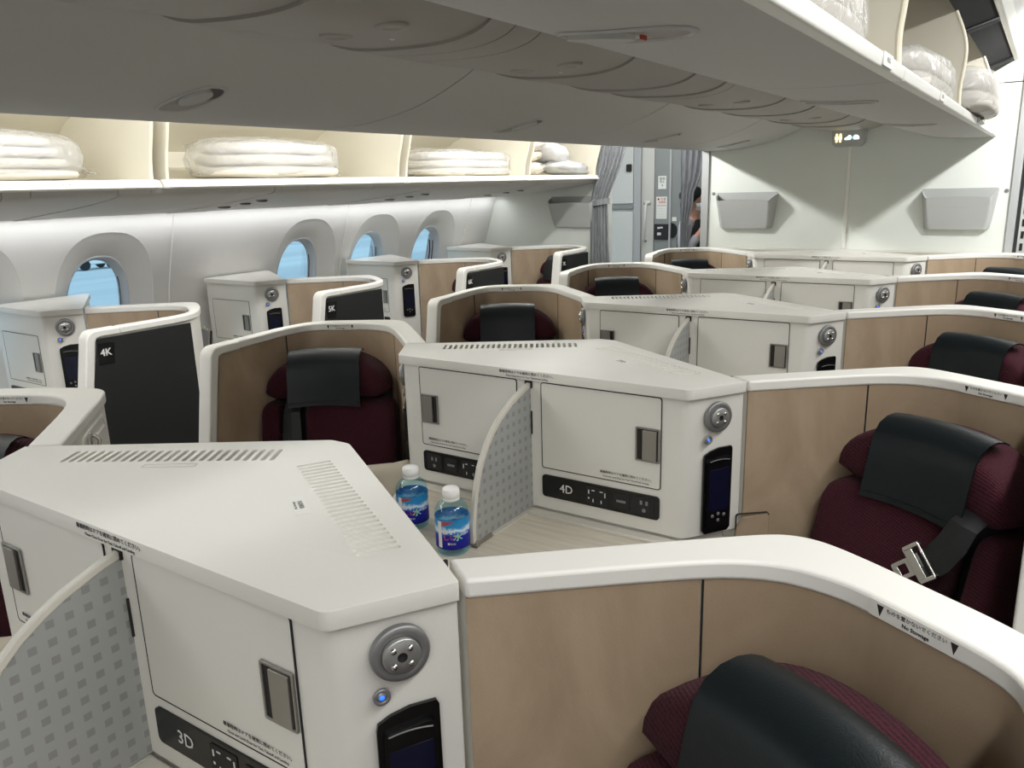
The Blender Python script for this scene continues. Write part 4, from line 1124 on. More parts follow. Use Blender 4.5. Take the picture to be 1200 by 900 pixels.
# --- centre bins, right side: buckets swung open
DBo = [(.182, 1.93), (.184, 1.892), (.20, 1.878), (.277, 1.852), (.35, 1.82), (.419, 1.797), (.50, 1.786), (.584, 1.782), (.66, 1.781), (.735, 1.782)]
DBo = smooth_prof(DBo, 1)
DB = [(-2.0, -.65), (-.65, .68), (.68, 2.01), (2.01, 3.34), (3.34, 4.095)]
DBL = ['open centre bin bucket at the top edge of the picture', 'open centre bin bucket at the top, with the nearest blanket in plastic',
       'open centre bin bucket at the upper right holding the second blanket', 'open centre bin bucket at the upper right, its blanket hanging over the lip',
       'open centre bin bucket touching the bulkhead at the upper right']
for i, ((y0, y1), lab) in enumerate(zip(DB, DBL)):
    if i == 0: continue
    r = empty('open_bin', (0, 0, 0), lab, 'overhead bin', 'open bins over the right aisle')
    d = MB()
    inner = [(.73, 1.797), (.62, 1.795), (.50, 1.80), (.40, 1.82), (.30, 1.87), (.26, 1.95), (.30, 2.10), (.42, 2.24)]
    extr(d, DBo+inner+[(.40, 2.26), (.27, 2.12), (.19, 1.96)], y0+.002, y1-.002)
    o = d.build('bucket', [M['bin'], M['cream']], r)
    for p in o.data.polygons:
        p.use_smooth = True
        if p.normal.z > .25 or (p.normal.x > .3 and p.center.z > 1.82): p.material_index = 1
    o.data.set_sharp_from_angle(angle=.6)
    e = MB(); extr(e, rpoly([(.722, 1.780), (.746, 1.782), (.748, 1.806), (.738, 1.816), (.722, 1.814)], .006), y0+.003, y1-.003)
    o = e.build('lip', M['binwhite'], r); o.data.set_sharp_from_angle(angle=.6)
    for yy in (y0+.006, y1-.012):
        e = MB()
        front = smooth_prof([(.733, 1.80), (.728, 1.87), (.735, 1.935), (.738, 2.0), (.722, 2.06), (.70, 2.11), (.672, 2.18), (.62, 2.25)], 2)
        e.plate(front+[(.42, 2.24), (.30, 2.10), (.26, 1.95), (.30, 1.87), (.40, 1.82), (.5, 1.797)], (0, yy, 0), (1, 0, 0), Z, (0, 1, 0), 0, .006, 0)
        e.tube([(x+.001, yy+.003, z) for x, z in front], .0055, 8, 1)
        e.build('end_wall', [M['cream'], M['creamedge']], r)
    if i < 4:
        latch(r, DBo, .40, (-.19, 1.12, 2.43)[i-1], .10, .05, 1)
        if i == 1:
            e = MB(); e.box(.548, .5505, -.19, -.172, 1.7775, 1.783); e.build('latch_flag', M['inkred'], r)['label'] = 'thin red line in the latch'
    e = MB(); yt = (y0+y1)/2+(.02 if i > 1 else .45)
    e.plate(rrect(-.05, .05, -.012, .012, .002), (.7485, yt, 1.798), (0, 1, 0), Z, (1, 0, 0), -.001, .0012, 0)
    e.text('%d D G' % (i+3), .014, (.7485, yt, 1.798), (0, 1, 0), Z, (1, 0, 0), .0014, mi=1)
    e.build('seat_tag', [M['paper'], M['inkgrey']], r, recalc=False)['label'] = 'small white seat tag'
# housing over the open bins: cavity darkness painted on black slabs, white outer lip
h = empty('bin_housing', (0, 0, 0), 'white bin housing with a black cavity at the top right', 'bin housing')
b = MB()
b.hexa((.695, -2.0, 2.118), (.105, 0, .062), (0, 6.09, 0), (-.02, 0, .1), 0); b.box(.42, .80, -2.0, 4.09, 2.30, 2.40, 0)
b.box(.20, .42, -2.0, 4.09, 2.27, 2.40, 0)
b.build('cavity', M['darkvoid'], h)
for yy in (.75, 2.08, 3.41):
    a = MB(); a.hexa((.69, yy+.30, 2.112), (.10, .16, .058), (.0, .07, .0), (0, .0, -.012)); a.build('pivot_arm', M['blackmatte'], h, bevel=.004)
b = MB(); extr(b, rpoly([(.785, 2.17), (.81, 2.175), (.835, 2.215), (.835, 2.40), (.79, 2.40)], .008), -2.0, 4.09)
o = b.build('outer_lip', M['binwhite'], h); o.data.set_sharp_from_angle(angle=.6)

# --- window bins: open buckets along the left wall
KB = [(-.75, .58), (.58, 1.94), (1.94, 3.126), (3.126, 4.08)]
KBL = ['open cream window bin at the left edge holding a puffy blanket', 'open cream window bin above the second window, second from the left',
       'open cream window bin, third from the left, with a flat stack of blankets', 'small open cream window bin next to the curtain, full of grey bags']
KBT = ['4 I K', '5 I K', '6 I K', '7 K']
for i, ((y0, y1), lab) in enumerate(zip(KB, KBL)):
    r = empty('window_bin', (0, 0, 0), lab, 'overhead bin', 'open bins along the window wall')
    d = MB()
    outer = [(-1.742, 1.630), (-2.0, 1.632), (-2.30, 1.65), (-2.50, 1.70), (-2.52, 1.80), (-2.40, 1.86), (-2.30, 1.89), (-2.10, 1.97), (-2.02, 2.08), (-2.0, 2.2)]
    inner = [(-2.03, 2.2), (-2.05, 2.08), (-2.13, 1.955), (-2.32, 1.875), (-2.44, 1.79), (-2.42, 1.72), (-2.26, 1.672), (-2.0, 1.648), (-1.735, 1.644)]
    inner = [(min(x+.04 if x > -2.1 else x+.03, -1.742), z) for x, z in inner]
    extr(d, outer+inner, y0+.02, y1-.034)
    o = d.build('bucket', M['cream'], r)
    o.data.set_sharp_from_angle(angle=.6)
    w = MB(); w.hexa((-2.32, y0+.03, 1.66), (-.04, 0, .11), (0, .30, 0), (.004, 0, .001)); w.build('back_plate', M['binwhite'], r)
    e = MB()
    pr = rpoly([(-1.704, 1.624), (-1.712, 1.617), (-1.77, 1.617), (-1.77, 1.652), (-1.738, 1.652), (-1.722, 1.647)], .003)
    L = []
    for yy, k in ((y0+.006, .45), (y0+.014, .8), (y0+.035, 1), (y1-.035, 1), (y1-.014, .8), (y1-.006, .45)):
        L.append([(-1.76+(x+1.76)*k, yy, 1.636+(z-1.636)*(.7+.3*k)) for x, z in pr])
    e.loft(L); o = e.build('lip', M['binwhite'], r)
    for yy in (y0+.024, y1-.040):
        e = MB()
        front = smooth_prof([(-1.742, 1.645), (-1.735, 1.72), (-1.71, 1.80), (-1.69, 1.88), (-1.70, 1.98), (-1.78, 2.1)], 2)
        e.plate(front+[(-1.99, 2.12), (-2.03, 2.05), (-2.10, 1.955), (-2.29, 1.875), (-2.41, 1.79), (-2.39, 1.72), (-2.24, 1.672), (-2.0, 1.645)], (0, yy, 0), (1, 0, 0), Z, (0, 1, 0), 0, .006, 0)
        e.tube([(x, yy+.003, z) for x, z in front], .006, 8, 1)
        e.build('end_wall', [M['cream'], M['creamedge']], r)
    e = MB(); yt = {0: .22, 1: 1.44, 2: 2.62, 3: 3.62}[i]
    nv = V3((.79, 0, .61)); uv = V3((-.61, 0, .79))
    e.plate(rrect(-.075, .075, -.0105, .0105, .002), (-1.7135, yt, 1.6355), (0, 1, 0), uv, nv, -.001, .0016, 0)
    e.text(KBT[i], .018, (-1.7135, yt-.005, 1.6355), (0, 1, 0), uv, nv, .0018, mi=1)
    e.build('seat_tag', [M['paper'], M['inkgrey']], r, recalc=False)['label'] = 'white tag reading %s' % KBT[i]
    e = MB(); hy = {0: .25, 1: 1.62, 2: 2.84, 3: 3.78}[i]
    e.lathe([(.06, 0), (.055, .006), (.02, .01), (.001, .01)], V3((-1.79, hy, 1.63)), (0, 1, 0), (.4, 0, .02), (0, 0, -1), 20)
    e.build('bin_latch', M['gap'], r, smooth=True)['label'] = 'dark latch recess under the lip'
# grey service panels under the window bins
o = MB()
PK = smooth_prof([(-1.765, 1.622), (-1.768, 1.598), (-1.80, 1.588), (-2.0, 1.562), (-2.25, 1.538), (-2.45, 1.52), (-2.56, 1.508), (-2.6, 1.515)], 2)
r = empty('window_service_panel', (0, 0, 0), 'long grey service panel under the open window bins', 'ceiling panel')
ys = [-1.2, -.1, .03, .12, .42, .55, .95, 1.13, 1.17, 1.32, 1.75, 2.2, 2.3, 2.35, 2.5, 2.95, 3.3, 3.38, 3.5, 4.09]
for y0, y1 in zip(ys, ys[1:]):
    d = MB(); lift = -.003 if (y1-y0) < .16 else 0
    extr(d, [(x, z+lift) for x, z in PK]+[(-2.6, 1.6), (-2.3, 1.628), (-1.8, 1.628)], y0+.0015, y1-.0015)
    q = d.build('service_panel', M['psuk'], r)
    for p in q.data.polygons: p.use_smooth = True
    q.data.set_sharp_from_angle(angle=.5)
for yc in (1.245, 2.42, 3.44):
    for k, (x, z, rad) in enumerate(((-2.0, 1.5625, .026), (-2.12, 1.551, .026), (-2.28, 1.536, .032))):
        d = MB(); d.lathe([(rad, 0), (rad, .004), (rad*.8, .008), (rad*.6, .003), (.001, .003)], V3((x, yc, z-.002)), (1, 0, -.09), (0, 1, 0), (0, 0, -1), 20)
        d.build('air_nozzle', M['ring'], r, smooth=True)
slab('trim_12', -2.66, -2.58, -4.6, 4.1, 1.53, 1.63, M['wall'])

# ================================================================ BLANKETS
def wrapped(name, loc, sx, sy, sz, layers, label, group, seed, rot=0, mat='blanket', cat='blanket', puff=.25):
    rnd = random.Random(seed)
    root = empty(name, loc, label, cat, group); root.rotation_euler = (0, 0, rot)
    def blob(ax, ay, z0, z1, n=18, jag=0, k=3.2, tilt=0):
        mb = MB(); grid = []; N = 28
        for i in range(13):
            t = i/12; ph = PI*(t-.5); cz = math.copysign(abs(math.sin(ph))**.6, math.sin(ph)); cr = max(math.cos(ph), 0)**.35
            rg = []
            for j in range(N):
                a = 2*PI*j/N; ca, sa = math.cos(a), math.sin(a)
                r_ = (abs(ca)**k+abs(sa)**k)**(-1/k)
                w = 1+jag*(rnd.random()-.5)
                x, y = ax*r_*ca*cr*w, ay*r_*sa*cr*w
                z = (z0+z1)/2+(z1-z0)/2*cz*(1+.10*math.sin(4*x/ax+seed)+.08*math.sin(5*y/ay+1.3*seed))+tilt*y
                if z < .002: z = .002
                rg.append((x, y, z))
            grid.append(rg)
        mb.loft(grid); return mb
    for L in range(layers):
        z0 = sz*L/layers; z1 = sz*(L+1)/layers
        kx = 1-.06*L+.03*rnd.random(); ky = 1-.07*L+.03*rnd.random()
        o = blob(sx*kx*.94, sy*ky*.94, z0+.002, z1+sz*.06, jag=.02, k=4).build('folded_layer', M[mat], root, smooth=True)
    f = blob(sx*1.05, sy*1.07, 0, sz*(1.08+puff*.4), jag=.07, k=2.8).build('plastic_wrap', M['film'], root, smooth=True)
    f['label'] = 'clear crinkled plastic film'
    # a crumpled tail of film at one end
    mb = MB(); n = 9; g_ = []
    for i in range(6):
        t = i/5; row = []
        for j in range(n):
            s = -1+2*j/(n-1)
            row.append((s*sx*.5*(1-.35*t)+.01*(rnd.random()-.5), sy*(1.0+.22*t), max(.004, sz*(.45-.3*t)*(1-.3*s*s)+.02*(rnd.random()-.5))))
        g_.append(row)
    mb.sheet(g_); mb.build('film_tail', M['film'], root, smooth=True)['label'] = 'loose crumpled end of the film'
    return root
gb = 'blankets wrapped in clear plastic'
wrapped('wrapped_blanket', (-1.98, .02, 1.652), .18, .36, .145, 4, 'puffy white blanket in plastic in the window bin at the left edge', gb, 1)
wrapped('wrapped_blanket', (-1.98, 1.28, 1.652), .18, .36, .15, 3, 'white blanket in plastic in the second window bin, folded edge to the right', gb, 2)
wrapped('wrapped_blanket', (-1.99, 2.74, 1.652), .18, .46, .135, 3, 'long flat blanket in plastic in the third window bin', gb, 3)
wrapped('wrapped_blanket', (.60, .20, 1.802), .12, .38, .13, 2, 'blanket in plastic at the very top edge of the picture', gb, 4)
wrapped('wrapped_blanket', (.628, 1.52, 1.802), .115, .42, .10, 2, 'clear-wrapped blanket in the middle open bin at the upper right', gb, 5)
wrapped('wrapped_blanket', (.675, 2.72, 1.815), .14, .50, .14, 2, 'cream blanket in crumpled plastic hanging over the bin lip at the upper right', gb, 6)
# bags in the small bin by the curtain
M['bagfilm'] = plain('grey_clear_bag', srgb(206, 206, 206), .3, bump=1, scale=30, var=.2, vscale=30)
def bag(loc, s, mat, label, seed, rot):
    rnd = random.Random(seed); mb = MB(); grid = []; N = 20
    for i in range(11):
        ph = PI*(i/10-.5); rg = []
        for j in range(N):
            a = 2*PI*j/N; q = 1+.34*(rnd.random()-.5)
            rg.append((s[0]*math.cos(a)*max(math.cos(ph), 0)**.6*q, s[1]*math.sin(a)*max(math.cos(ph), 0)**.6*q, max(-s[2]*.98, s[2]*math.sin(ph)*(1+.2*(rnd.random()-.5)))))
        grid.append(rg)
    mb.loft(grid); o = mb.build('storage_bag', mat, None, smooth=True, loc=loc); o.rotation_euler = rot
    tag(o, label, 'bag', 'bags in the last window bin')
bag((-1.96, 3.38, 1.70), (.15, .20, .045), M['blanket'], 'flat white bag at the bottom of the pile in the last window bin', 11, (0, 0, 0))
bag((-1.96, 3.38, 1.775), (.14, .17, .035), M['pillow'], 'flat beige bag in the middle of the pile in the last window bin', 12, (.12, 0, 0))
bag((-1.96, 3.40, 1.845), (.14, .17, .05), M['beigecloth'], 'pinkish beige pouch on top of the pile in the last window bin', 13, (.2, 0, 0))
bag((-1.88, 3.84, 1.70), (.15, .21, .05), M['bagfilm'], 'crumpled grey clear plastic bag at the right end of the last window bin', 14, (-.1, 0, 0))
bag((-1.92, 3.70, 1.80), (.13, .17, .065), M['bagfilm'], 'crumpled grey clear plastic bag resting on the beige pouches', 15, (-.35, 0, 0))

# ================================================================ REAR DOORWAY: curtains, galley, crew member
def curtain(name, stations, y, depth, pleats, label, amp):
    root = empty(name, (0, 0, 0), label, 'curtain', 'grey curtains at the rear doorway')
    mb = MB(); g1 = []; g2 = []; n = pleats*8
    for (z, xl, xr) in stations:
        r1 = []; r2 = []
        for k in range(n+1):
            t = k/n; x = xl+(xr-xl)*t; d = amp*math.sin(2*PI*pleats*t+.6*math.sin(3*z))+.3*amp*math.sin(2*PI*pleats*.37*t+2*z)
            r1.append((x, y+d, z)); r2.append((x, y+d+.004, z))
        g1.append(r1); g2.append(r2[::-1])
    mb.sheet(g1); mb.sheet(g2)
    mb.build('curtain_cloth', M['curtain'], root, smooth=True)
    return root
cr = curtain('gathered_curtain', [(2.3, -1.68, -1.40), (2.1, -1.675, -1.43), (1.85, -1.69, -1.485), (1.7, -1.715, -1.535), (1.56, -1.755, -1.60), (1.47, -1.775, -1.638), (1.40, -1.778, -1.636), (1.2, -1.783, -1.632), (.9, -1.79, -1.622), (.3, -1.80, -1.61), (.02, -1.80, -1.61)], 4.05, .05, 6, 'gathered grey curtain tied with a band beside the left wall pocket', .013)
b = MB(); pts = []
rg = lambda z: [( -1.707+.078*math.cos(a), 4.055+.032*math.sin(a), z+.01*math.cos(a)) for a in [2*PI*k/20 for k in range(20)]]
b.loft([rg(1.435), rg(1.475)], True, False); b.lathe([(.012, 0), (.01, .006), (.001, .007)], V3((-1.765, 4.025, 1.462)), (1, 0, 0), Z, (0, -1, 0), 12)
b.build('tie_band', M['curtain'], cr, smooth=True)['label'] = 'grey tie band'
curtain('doorway_curtain', [(2.3, -1.43, -1.20), (1.9, -1.42, -1.21), (1.66, -1.415, -1.24), (1.56, -1.412, -1.275), (1.5, -1.412, -1.302), (1.4, -1.412, -1.308), (1.33, -1.41, -1.33), (1.2, -1.41, -1.35), (.9, -1.41, -1.33), (.02, -1.41, -1.33)], 4.88, .04, 4, 'grey curtain hanging in the doorway, half covering the crew member', .01)

GY = 5.4
def gbox(name, x0, x1, y0, y1, z0, z1, mat, parent=None, bevel=.004):
    b = MB(); b.box(x0, x1, y0, y1, z0, z1); return b.build(name, mat, parent, bevel=bevel)
r = empty('galley_cabinet', (-2.3, GY, 0), 'pale cabinet with an upper and a lower door behind the tied curtain', 'cabinet')
def rb(root, name, x0, x1, y0, y1, z0, z1, mat, bevel=.004):
    o = gbox(name, x0, x1, y0, y1, z0, z1, mat, root, bevel); o.location = -root.location; return o
rb(r, 'cabinet_body', -2.75, -2.052, GY, GY+.4, 0, 2.14, M['post'])
u = rb(r, 'upper_door', -2.7, -2.062, GY-.018, GY, 1.405, 2.12, M['gcab'])
l = rb(r, 'lower_door', -2.7, -2.062, GY-.018, GY, .05, 1.335, M['gcab'])
b = MB(); b.plate(rrect(-2.125, -2.075, 1.68, 1.745, .01), (0, GY-.018, 0), (1, 0, 0), Z, (0, -1, 0), 0, .015)
o = b.build('door_catch', M['gap'], u, bevel=.003)
rb(r, 'divider_bar', -2.7, -2.062, GY-.012, GY, 1.355, 1.385, M['gwall'])
slab('trim_13', -2.05, -1.985, GY-.03, GY+.3, 0, 2.4, M['post'])
r = empty('lavatory_door', (-1.93, GY, 0), 'pale narrow door with a vertical white handle', 'door')
rb(r, 'door_leaf', -1.983, -1.866, GY-.01, GY+.05, 0, 2.4, M['gdoor'])
b = MB(); b.tube([(-1.925, GY-.01, 1.405), (-1.925, GY-.045, 1.395), (-1.93, GY-.05, 1.25), (-1.94, GY-.045, 1.09), (-1.94, GY-.01, 1.075)], .011, 10)
b.box(-1.96, -1.895, GY-.016, GY-.01, 1.395, 1.43)
o = b.build('door_handle', M['gcab'], r, smooth=True); o.location = -r.location
slab('wall_galley', -1.864, -1.30, GY, GY+.1, 0, 2.4, M['gwall'])
slab('trim_14', -1.722, -1.706, GY-.012, GY, 0, 2.4, M['post'])
slab('trim_15', -1.60, -1.58, GY-.03, GY, 0, 2.4, M['post'])
def sign(name, x0, x1, z0, z1, rows, label):
    r = empty(name, (0, 0, 0), label, 'sign', 'placards on the grey galley wall')
    b = MB(); b.box(x0, x1, GY-.004, GY, z0, z1); b.build('plate', M['paper'], r)
    b = MB()
    for (txt, fx, fz, size, mi) in rows: b.text(txt, size, (x0+(x1-x0)*fx, GY-.004, z0+(z1-z0)*fz), (1, 0, 0), Z, (0, -1, 0), .0005, mi=mi)
    b.build('print', [M['ink'], M['inkred'], M['inkgrey']], r, recalc=False)
sign('door_placard', -1.83, -1.755, 1.525, 1.635, [('使用', .7-.2, .78, .028, 0), ('禁止', .5, .55, .024, 0), ('↑', .5, .25, .03, 0)], 'small white placard, the upper one on the grey galley wall')
sign('safety_placard', -1.845, -1.745, 1.27, 1.46, [('● 注意', .5, .88, .026, 1), ('危険物', .55, .74, .022, 1), ('CAUTION', .5, .6, .018, 1), ('────', .5, .45, .02, 2), ('────', .5, .33, .02, 2), ('────', .5, .2, .02, 2), ('────', .5, .09, .02, 2)], 'larger white placard with red heading, the lower one on the grey galley wall')
r = empty('control_panel', (0, 0, 0), 'square black control panel below the placards', 'panel')
b = MB(); b.plate(rrect(-1.858, -1.728, 1.09, 1.225, .004), (0, GY, 0), (1, 0, 0), Z, (0, -1, 0), 0, .012); b.build('panel_face', M['blackmatte'], r, bevel=.002)
b = MB()
for (x, z, w, h) in ((-1.815, 1.192, .012, .008), (-1.79, 1.195, .014, .007), (-1.81, 1.14, .018, .012)): b.box(x-w, x+w, GY-.015, GY-.011, z-h, z+h)
b.build('button', M['inkwhite'], r, bevel=.001)
b = MB(); b.plate([(-1.70, 1.105)]+[(-1.70+.055*math.sin(a), 1.17-.065*math.cos(a)) for a in [PI*k/12 for k in range(13)]]+[(-1.70, 1.235)], (0, GY, 0), (1, 0, 0), Z, (0, -1, 0), 0, .012)
tag(b.build('door_recess', M['black'], None), 'black half-round recess beside the control panel', 'recess')
b = MB(); b.box(-1.695, -1.655, GY-.003, GY, 1.25, 1.285)
tag(b.build('sticker', M['paper'], None), 'tiny white sticker above the black half-round recess', 'sticker')
# right-hand rear doorway seen as a sliver
slab('wall_galley_right', .95, 2.2, 4.75, 4.85, 0, 2.4, M['gwall'])
r = empty('door_hinge_panel', (0, 0, 0), 'pale slotted frame at the right edge beyond the bulkhead', 'panel')
b = MB(); b.box(.90, .945, 4.3, 4.34, 0, 2.2); b.build('frame', M['gcab'], r, bevel=.003)
b = MB()
for k in range(14): b.box(.915, .93, 4.295, 4.30, 1.0+k*.07, 1.04+k*.07)
b.build('slots', M['gap'], r)

# crew member behind the curtain
def person():
    px, py = -1.402, 5.12
    root = empty('person', (px, py, 0), 'person in a white face mask and black apron half hidden by the doorway curtain', 'person')
    root.rotation_euler = (0, 0, math.radians(93))
    me = bpy.data.meshes.new('body'); 
    V = {'pel': (0, 0, .82), 'wai': (0, -.005, .96), 'che': (0, 0, 1.13), 'shb': (0, .01, 1.245), 'nek': (0, .0, 1.315), 'hd0': (0, -.015, 1.375), 'hd1': (0, -.012, 1.45), 'hd2': (0, -.002, 1.515)}
    E = [('pel', 'wai'), ('wai', 'che'), ('che', 'shb'), ('shb', 'nek'), ('nek', 'hd0'), ('hd0', 'hd1'), ('hd1', 'hd2')]
    Rr = {'pel': (.145, .11), 'wai': (.115, .09), 'che': (.13, .10), 'shb': (.075, .065), 'nek': (.044, .046), 'hd0': (.056, .066), 'hd1': (.072, .088), 'hd2': (.058, .07)}
    for s, n in ((1, 'R'), (-1, 'L')):
        V.update({'s'+n: (s*.145, .01, 1.235), 'e'+n: (s*.18, .02, 1.0), 'w'+n: (s*.13, -.10, 1.17), 'p'+n: (s*.11, -.13, 1.24),
                  'h'+n: (s*.085, 0, .76), 'k'+n: (s*.09, -.01, .43), 'a'+n: (s*.09, .02, .08), 't'+n: (s*.10, -.12, .035)})
        E += [('shb', 's'+n), ('s'+n, 'e'+n), ('e'+n, 'w'+n), ('w'+n, 'p'+n), ('pel', 'h'+n), ('h'+n, 'k'+n), ('k'+n, 'a'+n), ('a'+n, 't'+n)]
        Rr.update({'s'+n: (.055, .055), 'e'+n: (.04, .04), 'w'+n: (.027, .024), 'p'+n: (.036, .016), 'h'+n: (.085, .085), 'k'+n: (.055, .055), 'a'+n: (.036, .038), 't'+n: (.036, .025)})
        for f, (dx, l, rd) in enumerate(((-.026, .06, .0085), (-.009, .068, .009), (.009, .064, .009), (.025, .052, .008))):
            b0 = V['p'+n]; a, c = 'f%d%s1' % (f, n), 'f%d%s2' % (f, n)
            V[a] = (b0[0]+dx, b0[1]-l*.55, b0[2]+.008); V[c] = (b0[0]+dx*1.05, b0[1]-l*.9, b0[2]-.02)
            E += [('p'+n, a), (a, c)]; Rr[a] = (rd, rd); Rr[c] = (rd*.85, rd*.85)
        a, c = 'th%s1' % n, 'th%s2' % n; b0 = V['w'+n]
        V[a] = (b0[0]-s*.042, b0[1]-.03, b0[2]+.02); V[c] = (b0[0]-s*.05, b0[1]-.065, b0[2]+.025)
        E += [('w'+n, a), (a, c)]; Rr[a] = (.011, .011); Rr[c] = (.009, .009)
    ks = list(V); me.from_pydata([V[k] for k in ks], [(ks.index(a), ks.index(b)) for a, b in E], [])
    o = bpy.data.objects.new('body', me); COL.objects.link(o); o.parent = root
    me.materials.append(M['skin'])
    sk = o.modifiers.new('skin', 'SKIN'); sk.use_smooth_shade = True
    lay = me.skin_vertices[0].data if me.skin_vertices else None
    if lay is None:
        bm = bmesh.new(); bm.from_mesh(me); bm.verts.layers.skin.verify(); bm.to_mesh(me); bm.free(); lay = me.skin_vertices[0].data
    for i, k in enumerate(ks): lay[i].radius = Rr[k]; lay[i].use_root = (k == 'pel')
    ss = o.modifiers.new('sub', 'SUBSURF'); ss.levels = 2; ss.render_levels = 2
    # face details: nose, eyes, ears
    f = MB()
    f.lathe([(.001, .02), (.008, .012), (.011, 0), (.001, -.004)], V3((0, -.098, 1.428)), (1, 0, 0), (0, -.3, 1), (0, -1, -.2), 12, 0)
    for s in (-1, 1): f.lathe([(.001, .006), (.008, .002), (.010, -.003)], V3((s*.03, -.088, 1.455)), (1, 0, 0), (0, 0, .55), (0, -1, 0), 12, 1, False)
    for s in (-1, 1): f.lathe([(.001, .014), (.018, .008), (.022, -.006)], V3((s*.071, .0, 1.435)), (0, .6, 0), (0, 0, 1), (s, 0, 0), 12, 0, False)
    f.build('face_features', [M['skin'], M['hair']], root, smooth=True)
    h = MB(); rings = []
    for k in range(9):
        t = k/8; z = 1.46+.085*math.sin(t*PI/2); rr = math.cos(t*PI/2)**.6 if k < 8 else .05
        rings.append([(.082*rr*math.cos(a), .006+.10*rr*math.sin(a)*(1 if math.sin(a) > 0 else .86), z-(.075*(1-t) if math.sin(a) > -.2 else 0)) for a in [2*PI*j/24 for j in range(24)]])
    h.loft(rings); h.lathe([(.001, -.035), (.03, -.025), (.036, 0), (.03, .025), (.001, .035)], V3((0, .085, 1.47)), (1, 0, 0), (0, 1, 0), Z, 14)
    h.build('hair', M['hair'], root, smooth=True)['label'] = 'black hair tied in a bun'
    k = MB(); g = []
    for z, hw, d in ((1.418, .045, .088), (1.405, .058, .104), (1.385, .06, .108), (1.365, .054, .10), (1.348, .04, .082)):
        g.append([(hw*s, -d+.055*abs(s)**2, z) for s in [-1+i/5 for i in range(11)]])
    k.sheet(g); k.sheet([[(p[0]*.97, p[1]+.004, p[2]) for p in r][::-1] for r in g])
    k.build('face_mask', M['mask'], root, smooth=True)['label'] = 'white face mask'
    t = MB(); rings = []
    for z, ax, ay in ((.5, .175, .15), (.75, .175, .15), (.88, .165, .135), (.98, .14, .115), (1.12, .155, .125), (1.22, .15, .1), (1.28, .075, .07)):
        rings.append([(ax*math.cos(a), ay*math.sin(a)+.0, z) for a in [2*PI*j/28 for j in range(28)]])
    t.loft(rings, True, False); t.build('apron', M['apron'], root, smooth=True)['label'] = 'black apron'
    for s in (-1, 1):
        t = MB(); t.tube([(s*.11, .01, 1.25), (s*.15, .01, 1.22), (s*.172, .015, 1.1), (s*.18, .018, 1.0), (s*.16, -.04, 1.075), (s*.138, -.085, 1.145)], [.06, .058, .05, .047, .041, .036], 14)
        t.build('sleeve', M['sleeve'], root, smooth=True)['label'] = 'light grey sleeve'
person()

# ================================================================ OUTSIDE
b = MB(); b.box(-400, -4.5, -200, 400, -5.2, -5)
tag(b.build('ground', M['apron_ground']), None, None, None, 'structure')
r = empty('service_vehicle', (-74, 39.5, -5), 'small white ramp vehicle seen at the top of the nearest window', 'vehicle')
b = MB(); b.prism([(-1, -2.1), (1, -2.1), (1, 2.1), (-1, 2.1)], .5, 1.5); b.prism([(-.9, -1.9), (.9, -1.9), (.9, -.2), (-.9, -.2)], 1.5, 2.4)
b.build('vehicle_body', plain('vehicle_white', srgb(230, 232, 232), .5), r, bevel=.1)
for x in (-1, 1):
    for yy in (-1.3, 1.3):
        b = MB(); b.lathe([(.001, -.15), (.45, -.15), (.5, -.1), (.5, .1), (.45, .15), (.001, .15)], V3((x, yy, .5)), (0, 1, 0), Z, (1, 0, 0), 20); b.build('wheel', M['black'], r)

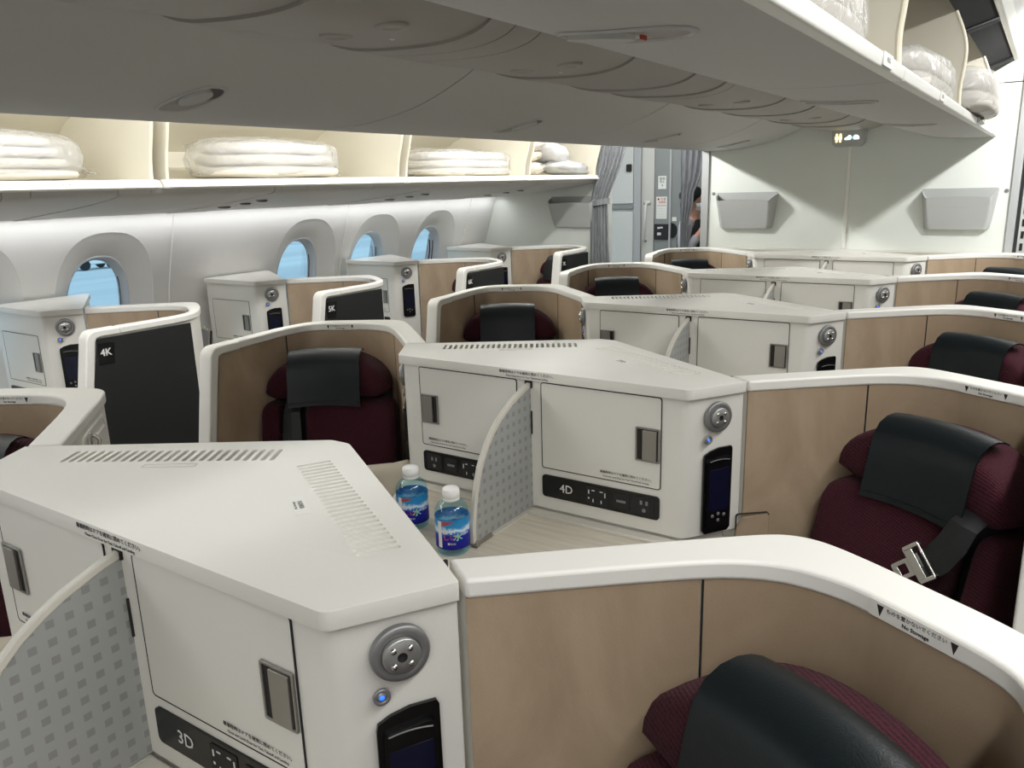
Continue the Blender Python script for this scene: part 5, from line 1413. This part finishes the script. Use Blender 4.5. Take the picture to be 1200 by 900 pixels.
# ================================================================ LIGHTS
def area(name, loc, rot, sx, sy, e, col=(1, 1, 1)):
    l = bpy.data.lights.new(name, 'AREA'); l.shape = 'RECTANGLE'; l.size = sx; l.size_y = sy; l.energy = e; l.color = col
    o = bpy.data.objects.new(name, l); COL.objects.link(o); o.location = loc; o.rotation_euler = rot; return o
WHITE = (1, 1, .985)
area('aisle_light_left', (-1.84, -.1, 2.24), (0, math.radians(-45), 0), .08, 8.2, 43, WHITE)
area('aisle_light_left_inner', (-1.0, -.1, 2.26), (0, math.radians(40), 0), .06, 8.2, 56, WHITE)
area('aisle_light_right', (1.45, -.1, 2.33), (0, math.radians(14), 0), .08, 8.2, 68, WHITE)
for nm, x, z, e in (('bulkhead_fill_left', -1.84, 2.25, 26), ('bulkhead_fill_right', 1.45, 2.33, 18)):  # added fill lamps that brighten the bulkhead
    a_ = area(nm, (x, 3.1, z), (0, 0, 0), .14, .05, e, WHITE)
    d_ = Vector((-x*.55, 1.25, -.75)); a_.rotation_euler = d_.to_track_quat('-Z', 'Y').to_euler()
area('sidewall_wash', (-2.595, .0, 1.502), (0, math.radians(12), 0), .03, 8.1, 9.5, (.97, .985, 1))
area('ceiling_fill_right', (1.5, -.1, 2.2), (PI, 0, 0), .1, 8.2, 6, WHITE)  # added fill aimed up to brighten the ceiling
area('ceiling_fill_left', (-1.45, -.1, 2.2), (PI, 0, 0), .1, 8.2, 3, WHITE)  # matching added fill on the left, lifts the ambient light
area('galley_light', (-1.6, 4.75, 2.3), (0, 0, 0), .4, .5, 8, WHITE)
area('galley_light_right', (1.6, 4.45, 2.3), (0, 0, 0), .4, .3, 3, WHITE)
w = bpy.data.worlds.new('sky'); S.world = w; w.use_nodes = True
bg = w.node_tree.nodes['Background']; bg.inputs['Color'].default_value = (.78, .9, 1, 1); bg.inputs['Strength'].default_value = 1.5

# ================================================================ CAMERA
cam = bpy.data.cameras.new('camera'); co_ = bpy.data.objects.new('camera', cam); COL.objects.link(co_)
cam.sensor_fit = 'HORIZONTAL'; cam.sensor_width = 36; cam.lens = 922.64*36/1200; cam.clip_start = .02; cam.clip_end = 2000
RT = Vector((0.8333863636393108, 0.5519650711542113, -0.028315704634597268)); UP = Vector((-0.112237898840437, 0.21918289096468718, 0.96920664172933)); FW = Vector((-0.5411745309667771, 0.8045454744973017, -0.24461542571718645))
mt = Matrix((RT, UP, -FW)).transposed().to_4x4(); mt.translation = Vector((1.02466, -1.22661, 1.5938)); co_.matrix_world = mt
S.camera = co_
S.view_settings.view_transform = 'Standard'; S.view_settings.look = 'None'; S.view_settings.gamma = 1; S.view_settings.exposure = .08
S.view_settings.use_curve_mapping = False
S.cycles.max_bounces = 10; S.cycles.diffuse_bounces = 6; S.cycles.transparent_max_bounces = 16
S.cycles.caustics_reflective = False; S.cycles.caustics_refractive = False
